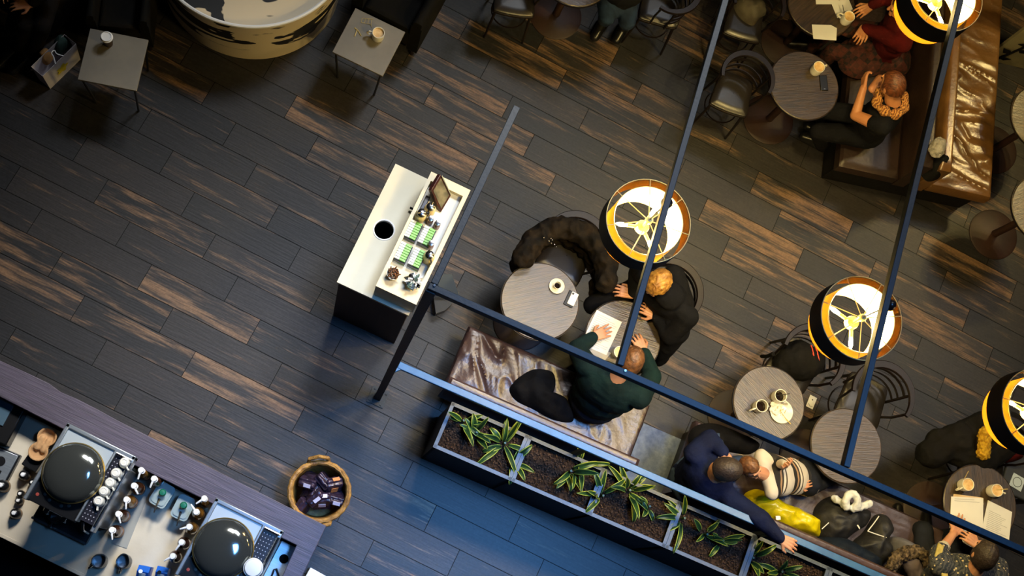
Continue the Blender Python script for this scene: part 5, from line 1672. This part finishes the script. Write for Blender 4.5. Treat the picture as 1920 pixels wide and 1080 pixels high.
heap('coat', 'dark blue-black coat between the jackets and the rail', 'coat', [(1526, 1010), (1568, 1004), (1612, 1026), (1652, 1052), (1640, 1086), (1600, 1076), (1560, 1056), (1530, 1038)], .46, .22, mat('blueblack_cloth', S(20, 30, 46), .8, 0, S(16, 22, 34), 9), 'coats heaped on the second bench', amp=.024, scale=10, seed=9)
heap('coat', 'added black heap for the dark legs and shade above the man in navy', 'coat', [(1290, 826), (1302, 800), (1340, 794), (1388, 812), (1424, 832), (1404, 852), (1352, 846), (1312, 852)], .455, .11, M_black, amp=.02, scale=9, seed=15)  # added dark heap, standing for legs and shade on the bench front
heap('folded_cloth', 'grey folded cloth above the fur-hooded coat', 'cloth', [(1666, 1012), (1680, 1006), (1700, 1014), (1716, 1028), (1700, 1046), (1672, 1044)], .455, .16, mat('grey_felt', S(98, 98, 108), .9, 0, S(84, 84, 96), 9), amp=.008, scale=8, seed=10)
M_fur = mat('grey_fur', S(120, 104, 84), .9, 0, S(46, 40, 36), 40, bump=1.0, bscale=70, contrast=(.3, .6))
t = heap('coat', 'dark coat with a grey fur hood at the bottom edge', 'coat', [(1664, 1064), (1680, 1040), (1710, 1030), (1740, 1046), (1752, 1078), (1740, 1110), (1690, 1110), (1666, 1090)], .455, .20, M_black, amp=.02, scale=9, seed=11)
mb = MB(); fp = [W(x, y, .73) for x, y in ((1672, 1062), (1682, 1046), (1700, 1036), (1720, 1034), (1736, 1044), (1742, 1060))]
for a, c_ in zip(fp, fp[1:]): mb.cap(a, .045, c_, .045, 12)
me = remesh(mb, .007, 1, .016, 42); me.materials.append(M_fur); obj('fur_trim', me, None, t, True)
b = MB(); b.cap(W(1708, 1056, .68), .07, W(1720, 1078, .66), .06); me = remesh(b, .01, 3, .008, 20); me.materials.append(mat('hood_lining', S(92, 84, 92), .8)); obj('hood', me, None, t, True)
# white scarf
sp = [W(x, y, z) for x, y, z in ((1564, 934, .60), (1580, 944, .64), (1588, 952, .66), (1585, 938, .68), (1594, 926, .69), (1606, 930, .69), (1608, 944, .68), (1600, 954, .66), (1616, 950, .65), (1630, 944, .63))]
mb = MB(); cs = catmull(sp, 4, False)
for a, c_ in zip(cs, cs[1:]): mb.cap(a, .026, c_, .026, 10)
c = V((sp[0].x, sp[0].y, .5)); t = thing('scarf', 'white scarf looped on top of the black jackets', 'scarf', c)
me = remesh(mb, .007, 3, .008, 25, True); me.materials.append(mat('white_wool', S(226, 230, 234), .85, 0, S(200, 206, 214), 20)); obj('cloth', me, None, t, True)
# dark coat and knitted hat on the double bench
heap('coat', 'black coat folded on the double bench back below the pale hat', 'coat', [(1728, 292), (1748, 284), (1772, 296), (1776, 318), (1762, 334), (1738, 340), (1724, 320)], .60, .2, M_black, amp=.02, scale=10, seed=12)
mb = MB(); hc_ = W(1760, 274, .88)
mb.ball(hc_, (.055, .075, .05), 16, 12); mb.ball(hc_ + V((0, -.02, -.02)), (.065, .075, .03))
t = thing('knit_hat', 'pale grey knitted hat on the back of the double bench', 'hat', hc_ - V((0, 0, .05)))
me = remesh(mb, .006, 2, .007, 40); me.materials.append(mat('grey_knit', S(168, 164, 158), .9, 0, S(120, 116, 112), 30, bump=.8, bscale=60)); obj('knit', me, None, t, True)
t = heap('shoulder_bag', 'grey cloth bag lying on the chair at the top edge', 'bag', [(1376, 4), (1396, -8), (1424, 0), (1438, 24), (1424, 34), (1412, 48), (1394, 40), (1380, 24)], .49, .12, mat('grey_canvas', S(84, 80, 70), .85, 0, S(60, 56, 50), 8), amp=.025, scale=9, seed=13)

# ------------------------------------------------------------------ top of the picture: low tables, armchairs, tub, paper bag
M_tabgrey = mat('grey_table_laminate', S(122, 116, 104), .5, 0, S(106, 101, 92), 4)
def make_low_table(loc, rz, label):
    t = thing('low_table', label, 'table', loc, rz, 'square grey low tables')
    b = MB(); b.box((0, 0, .49), (.41, .40, .02)); obj('tabletop', b, M_tabgrey, t, bevel=.003)
    for s in (-1, 1):
        for u in (-1, 1):
            b = MB(); b.tube([(.185 * s, .18 * u, .48), (.155 * s, .165 * u, 0)], .009, 8); obj('leg', b, M_blackgloss, t)
        b = MB(); b.tube([(.185 * s, -.18, .475), (-.02 * s, .165, .02)], .007, 8); obj('brace', b, M_blackgloss, t)
    b = MB(); b.box((0, 0, .47), (.38, .37, .02)); obj('apron', b, M_blackgloss, t)
    return t
q = [W(x, y, .5) for x, y in ((168, 52), (278, 74), (258, 171), (145, 150))]
c = sum(q, V((0, 0, 0))) / 4; c.z = 0; dd = q[1] - q[0]
TL = make_low_table(c, atan2(dd.y, dd.x), 'square grey low table with a lidded paper cup')
q = [W(x, y, .5) for x, y in ((666, 14), (763, 61), (717, 144), (621, 96))]
c = sum(q, V((0, 0, 0))) / 4; c.z = 0; dd = q[1] - q[0]
dup(TL, c, atan2(dd.y, dd.x), 'square grey low table with a mug and broken stirrers')
ZLT = .5002
t = thing('paper_cup', 'white-lidded paper cup on the left low table', 'cup', W(204, 82, ZLT))
b = MB(); b.lathe([(0, 0), (.029, 0), (.040, .105), (0, .105)], 28); obj('sleeve', b, mat('cup_dark', S(70, 58, 52), .7), t)
b = MB(); b.lathe([(.042, .104), (.044, .107), (.043, .113), (.038, .116), (.037, .124), (.033, .125), (.032, .119), (0, .119)], 30); obj('lid', b, M_whitepl, t)
make_mug(W(708, 71, ZLT), img_ang((-.9, -.2)), 'mug of milky coffee on the right low table', M_latte, .85, group='white coffee mugs')
t = thing('broken_stirrer', 'bent pale stirrer bits on the right low table', 'stirrer', W(671, 61, ZLT))
b = MB(); z = ZLT + .004; b.tube([W(665, 52, z), W(672, 58, z), W(677, 67, z)], .004, 8); b.tube([W(669, 57, z), W(665, 68, z)], .004, 8); obj('bits', b, M_brassy, t, True)
t = thing('plastic_fork', 'pale wire-like fork piece behind the mug on the low table', 'fork', W(690, 42, ZLT))
b = MB(); z = ZLT + .003
for k in range(4): b.tube([W(679 + 6 * k, 34 + 1 * k, z), W(677 + 6.3 * k, 42 + 1.2 * k, z)], .0016, 6)
b.tube([W(677, 42, z), W(696, 46, z)], .0016, 6); b.tube([W(680, 34, z), W(700, 36, z)], .0016, 6); b.tube([W(695, 45, z), W(697, 52, z)], .002, 6); obj('tines', b, M_brassy, t, True)

def make_armchair(loc, rz, label):
    t = thing('armchair', label, 'armchair', loc, rz, 'black armchairs at the top of the room')
    b = MB(); b.soft((-.22, -.25, 0), (1, 0), (0, 1), .44, .5, .18, .42, None, .05, 24, 24); obj('seat', b, M_nearblack, t)
    b = MB(); b.soft((-.32, -.38, 0), (1, 0), (0, 1), .64, .14, .12, .78, None, .06, 30, 10); obj('backrest', b, M_nearblack, t)
    for s in (-1, 1):
        b = MB(); b.soft((.222 if s > 0 else -.322, -.25, 0), (1, 0), (0, 1), .10, .5, .12, .58, None, .05, 8, 24); obj('armrest', b, M_nearblack, t)
        b = MB(); b.tube([(.26 * s, .2, .14), (.27 * s, .21, 0)], .02, 8); obj('leg', b, M_darkwood, t)
        b = MB(); b.tube([(.26 * s, -.3, .14), (.27 * s, -.31, 0)], .02, 8); obj('leg', b, M_darkwood, t)
    return t
def face_to(a, b_): 
    p, q = W(*a, .4), W(*b_, .4); return atan2((q - p).y, (q - p).x) - pi / 2
p = V((-3.0, 3.10, 0))
AR0 = make_armchair(p, atan2(-.45, .2) - pi / 2, 'black armchair behind the low table with the paper cup'); AR0.scale = (.68, .8, .9)
p = W(742, 6, .4); p.z = 0
dup(AR0, p + V((0, .06, 0)), atan2(-1, 0) - pi / 2, 'black armchair behind the low table with the mug', scale=(.9, .9, 1))
dup(AR0, V((-3.55, 2.98, 0)), atan2(-1, -.35) - pi / 2, 'black armchair under the person with boots', scale=(.7, .8, .9))

# round white tub with a printed drawing
def m_tub():
    m = bpy.data.materials.new('printed_white'); m.use_nodes = True
    N, L = m.node_tree.nodes, m.node_tree.links; b = N['Principled BSDF']; b.inputs['Roughness'].default_value = .5
    tc = N.new('ShaderNodeTexCoord'); mp = N.new('ShaderNodeMapping'); mp.inputs['Scale'].default_value = (1, 1, 3.2); mp.inputs['Location'].default_value = (.35, 0, .1)
    L.new(tc.outputs['Object'], mp.inputs[0])
    nz = N.new('ShaderNodeTexNoise'); nz.inputs['Scale'].default_value = 1.9; nz.inputs['Detail'].default_value = 4; nz.inputs['Distortion'].default_value = .8
    L.new(mp.outputs[0], nz.inputs['Vector'])
    cr = N.new('ShaderNodeValToRGB'); e = cr.color_ramp.elements
    e[0].position = .50; e[0].color = S(222, 206, 176); e[1].position = .512; e[1].color = S(20, 20, 22)
    L.new(nz.outputs['Fac'], cr.inputs[0])
    sp = N.new('ShaderNodeSeparateXYZ'); L.new(tc.outputs['Object'], sp.inputs[0])
    mr = N.new('ShaderNodeMapRange'); mr.inputs['From Min'].default_value = .19; mr.inputs['From Max'].default_value = .21; L.new(sp.outputs[2], mr.inputs['Value'])
    mx = N.new('ShaderNodeMix'); mx.data_type = 'RGBA'; mx.inputs[6].default_value = S(222, 206, 176)
    L.new(mr.outputs[0], mx.inputs[0]); L.new(cr.outputs[0], mx.inputs[7]); L.new(mx.outputs[2], b.inputs['Base Color'])
    return m
M_tub = m_tub()
q0 = W(472, 111, 0); q1 = W(356, 60, 0)
ctr = W(474, -41, 0)
R1 = (ctr - q0).length
t = thing('round_tub', 'large round white tub with a black printed drawing at the top edge', 'tub', ctr)
b = MB(); b.lathe([(0, .61), (R1 + .025, .61), (R1 + .03, .66), (R1 + .052, .66), (R1, .0), (0, 0)], 96); obj('shell', b, M_tub, t)
b = MB(); n = 96; b.tube([((R1 + .041) * cos(2 * pi * k / n), (R1 + .041) * sin(2 * pi * k / n), .665) for k in range(n)], .014, 8, True); obj('rim', b, M_whitepl, t)

# paper carrier bag
zt = .27
t = thing('paper_bag', 'white paper carrier bag with a yellow print beside the boots', 'bag', W(95, 150, 0))
tp = [W(58, 125, zt), W(80, 143, zt), W(142.5, 82, zt), (W(142.5, 82, zt) + W(58, 125, zt) - W(80, 143, zt))]
bp = [V((p.x, p.y, 0)) for p in tp]
cc_ = sum(bp, V((0, 0, 0))) / 4
bp = [cc_ + (p - cc_) * .93 for p in bp]
b = MB(); b.add(tp + bp, [(0, 1, 5, 4), (1, 2, 6, 5), (2, 3, 7, 6), (3, 0, 4, 7), (4, 5, 6, 7)])
o = obj('bag', b, mat('white_bag_paper', S(206, 200, 204), .7, 0, S(190, 184, 190), 6), t, True, smooth=False)
sm = o.modifiers.new('thick', 'SOLIDIFY'); sm.thickness = .002
b = MB(); e1, e2 = tp[1] * .62 + tp[2] * .38, tp[1] * .38 + tp[2] * .62
mid_ = (e1 + e2) / 2 + (tp[0] - tp[1]) * .5 + V((0, 0, .05))
b.tube(catmull([e1, e1 * .4 + mid_ * .6, mid_ - (e2 - e1) * .1, mid_ + (e2 - e1) * .25, e2 * .4 + mid_ * .6, e2], 4, False), .004, 6); obj('handle', b, M_whitepl, t, True)
b = MB(); n_ = (tp[2] - tp[1]).cross(V((0, 0, 1))).normalized(); 
if n_.dot(tp[1] - tp[0]) < 0: n_ = -n_
c = (tp[1] * .52 + tp[2] * .48) * .5 + (bp[1] * .52 + bp[2] * .48) * .5 + n_ * .006
ux = (tp[2] - tp[1]).normalized()
b.add([c + ux * (.05 * cos(a)) * (1 + .25 * cos(5 * a)) + V((0, 0, .05 * sin(a))) * (1 + .25 * cos(5 * a)) for a in [2 * pi * k / 20 for k in range(20)]], [list(range(20))]); obj('yellow_print', b, mat('yellow_print', S(196, 176, 30), .6), t, True)
c0, cA, cB = (tp[0] + tp[1]) / 2, (tp[2] + tp[3]) / 2, None
t = heap('paper_packet', 'crumpled brown paper packet inside the carrier bag', 'packet', [(72, 104), (88, 92), (100, 108), (90, 122), (80, 118)], .18, .09, M_kraft, amp=.012, scale=16, seed=2)
t = heap('knitwear', 'dark green knitwear stuffed in the carrier bag', 'clothing', [(100, 86), (112, 68), (128, 72), (136, 84), (120, 98), (106, 104)], .17, .1, mat('teal_knit', S(48, 66, 62), .9, 0, S(36, 50, 46), 18), amp=.012, scale=18, seed=5)

# ------------------------------------------------------------------ leaf screen at the top right and small odds
s0 = W(1846, 108, 0); ux = u3; vx = V((0, 0, 1))
t = thing('leaf_screen', 'pale screen covered by a dark iron leaf trellis at the top right corner', 'screen', s0 + ux * .6)
b = MB(); b.box(s0 + ux * .75 + V((0, 0, .8)), (1.5, .03, 1.6), A3); obj('panel', b, mat('pale_panel', S(150, 142, 112), .6, 0, S(128, 122, 98), 6), t, True)
r = random.Random(9); b = MB()
nf = V((ux.y, -ux.x, 0))
for k in range(7):
    x0 = .05 + .22 * k
    pts = [s0 + ux * (x0 + .14 * sin(2.2 * z + k)) + nf * .03 + V((0, 0, z)) for z in [i * .1 for i in range(16)]]
    b.tube(pts, .010, 6)
    for i in range(1, 15):
        p = pts[i]; a = r.uniform(-.6, .6) + (0 if i % 2 else pi)
        d = ux * cos(a) + V((0, 0, sin(a) + .3)); d.normalize(); w = d.cross(nf)
        L = r.uniform(.08, .13)
        q = [p, p + d * L * .4 + w * L * .28, p + d * L, p + d * L * .4 - w * L * .28]
        b.add(q + [x + nf * .004 for x in q], [(0, 1, 2, 3), (7, 6, 5, 4), (0, 4, 5, 1), (1, 5, 6, 2), (2, 6, 7, 3), (3, 7, 4, 0)])
obj('leaf_trellis', b, M_black, t, True)
t = thing('stool', 'dark square stool at the right edge under the white printed card', 'stool', W(1912, 900, .46) * V((1, 1, 0)) if False else V((W(1918, 898, .46).x, W(1918, 898, .46).y, 0)), UA)
b = MB(); b.box((0, 0, .44), (.3, .3, .04)); obj('seat', b, mat('slate_pad', S(50, 54, 62), .7), t, bevel=.01)
for a in (-1, 1):
    for c_ in (-1, 1): b = MB(); b.box((.12 * a, .12 * c_, .21), (.03, .03, .42)); obj('leg', b, M_blackgloss, t)
t = thing('printed_card', 'white card with a printed ring on the dark stool', 'card', W(1907, 904, .4605), img_ang((.87, .5)))
b = MB(); b.box((0, 0, .002), (.105, .105, .003)); obj('card', b, mat('cool_white', S(190, 206, 218), .7), t)
b = MB(); b.tube([(.036 * cos(2 * pi * k / 32), .036 * sin(2 * pi * k / 32), .0042) for k in range(32)], .002, 4, True); obj('printed_ring', b, M_blackgloss, t)
t = thing('printed_card', 'white card with a curved dark line by the chair leg', 'card', W(1521, 754, .004), img_ang((.45, -.9)))
b = MB(); b.box((0, 0, .003), (.10, .06, .005)); obj('card', b, M_paper, t)
b = MB(); b.tube([(-.03, -.02, .0062), (-.036, 0, .0062), (-.02, .02, .0062)], .0015, 4); b.ball((.02, .0, .0058), (.006, .006, .001), 8, 6); obj('printed_face', b, M_blackgloss, t)
t = thing('white_box', 'white box lid on the floor at the bottom edge beside the bar', 'box', W(592, 1084, 0), img_ang((.87, .5)))
b = MB(); b.box((0, 0, .04), (.14, .09, .08)); obj('box', b, M_whitepl, t, bevel=.004)
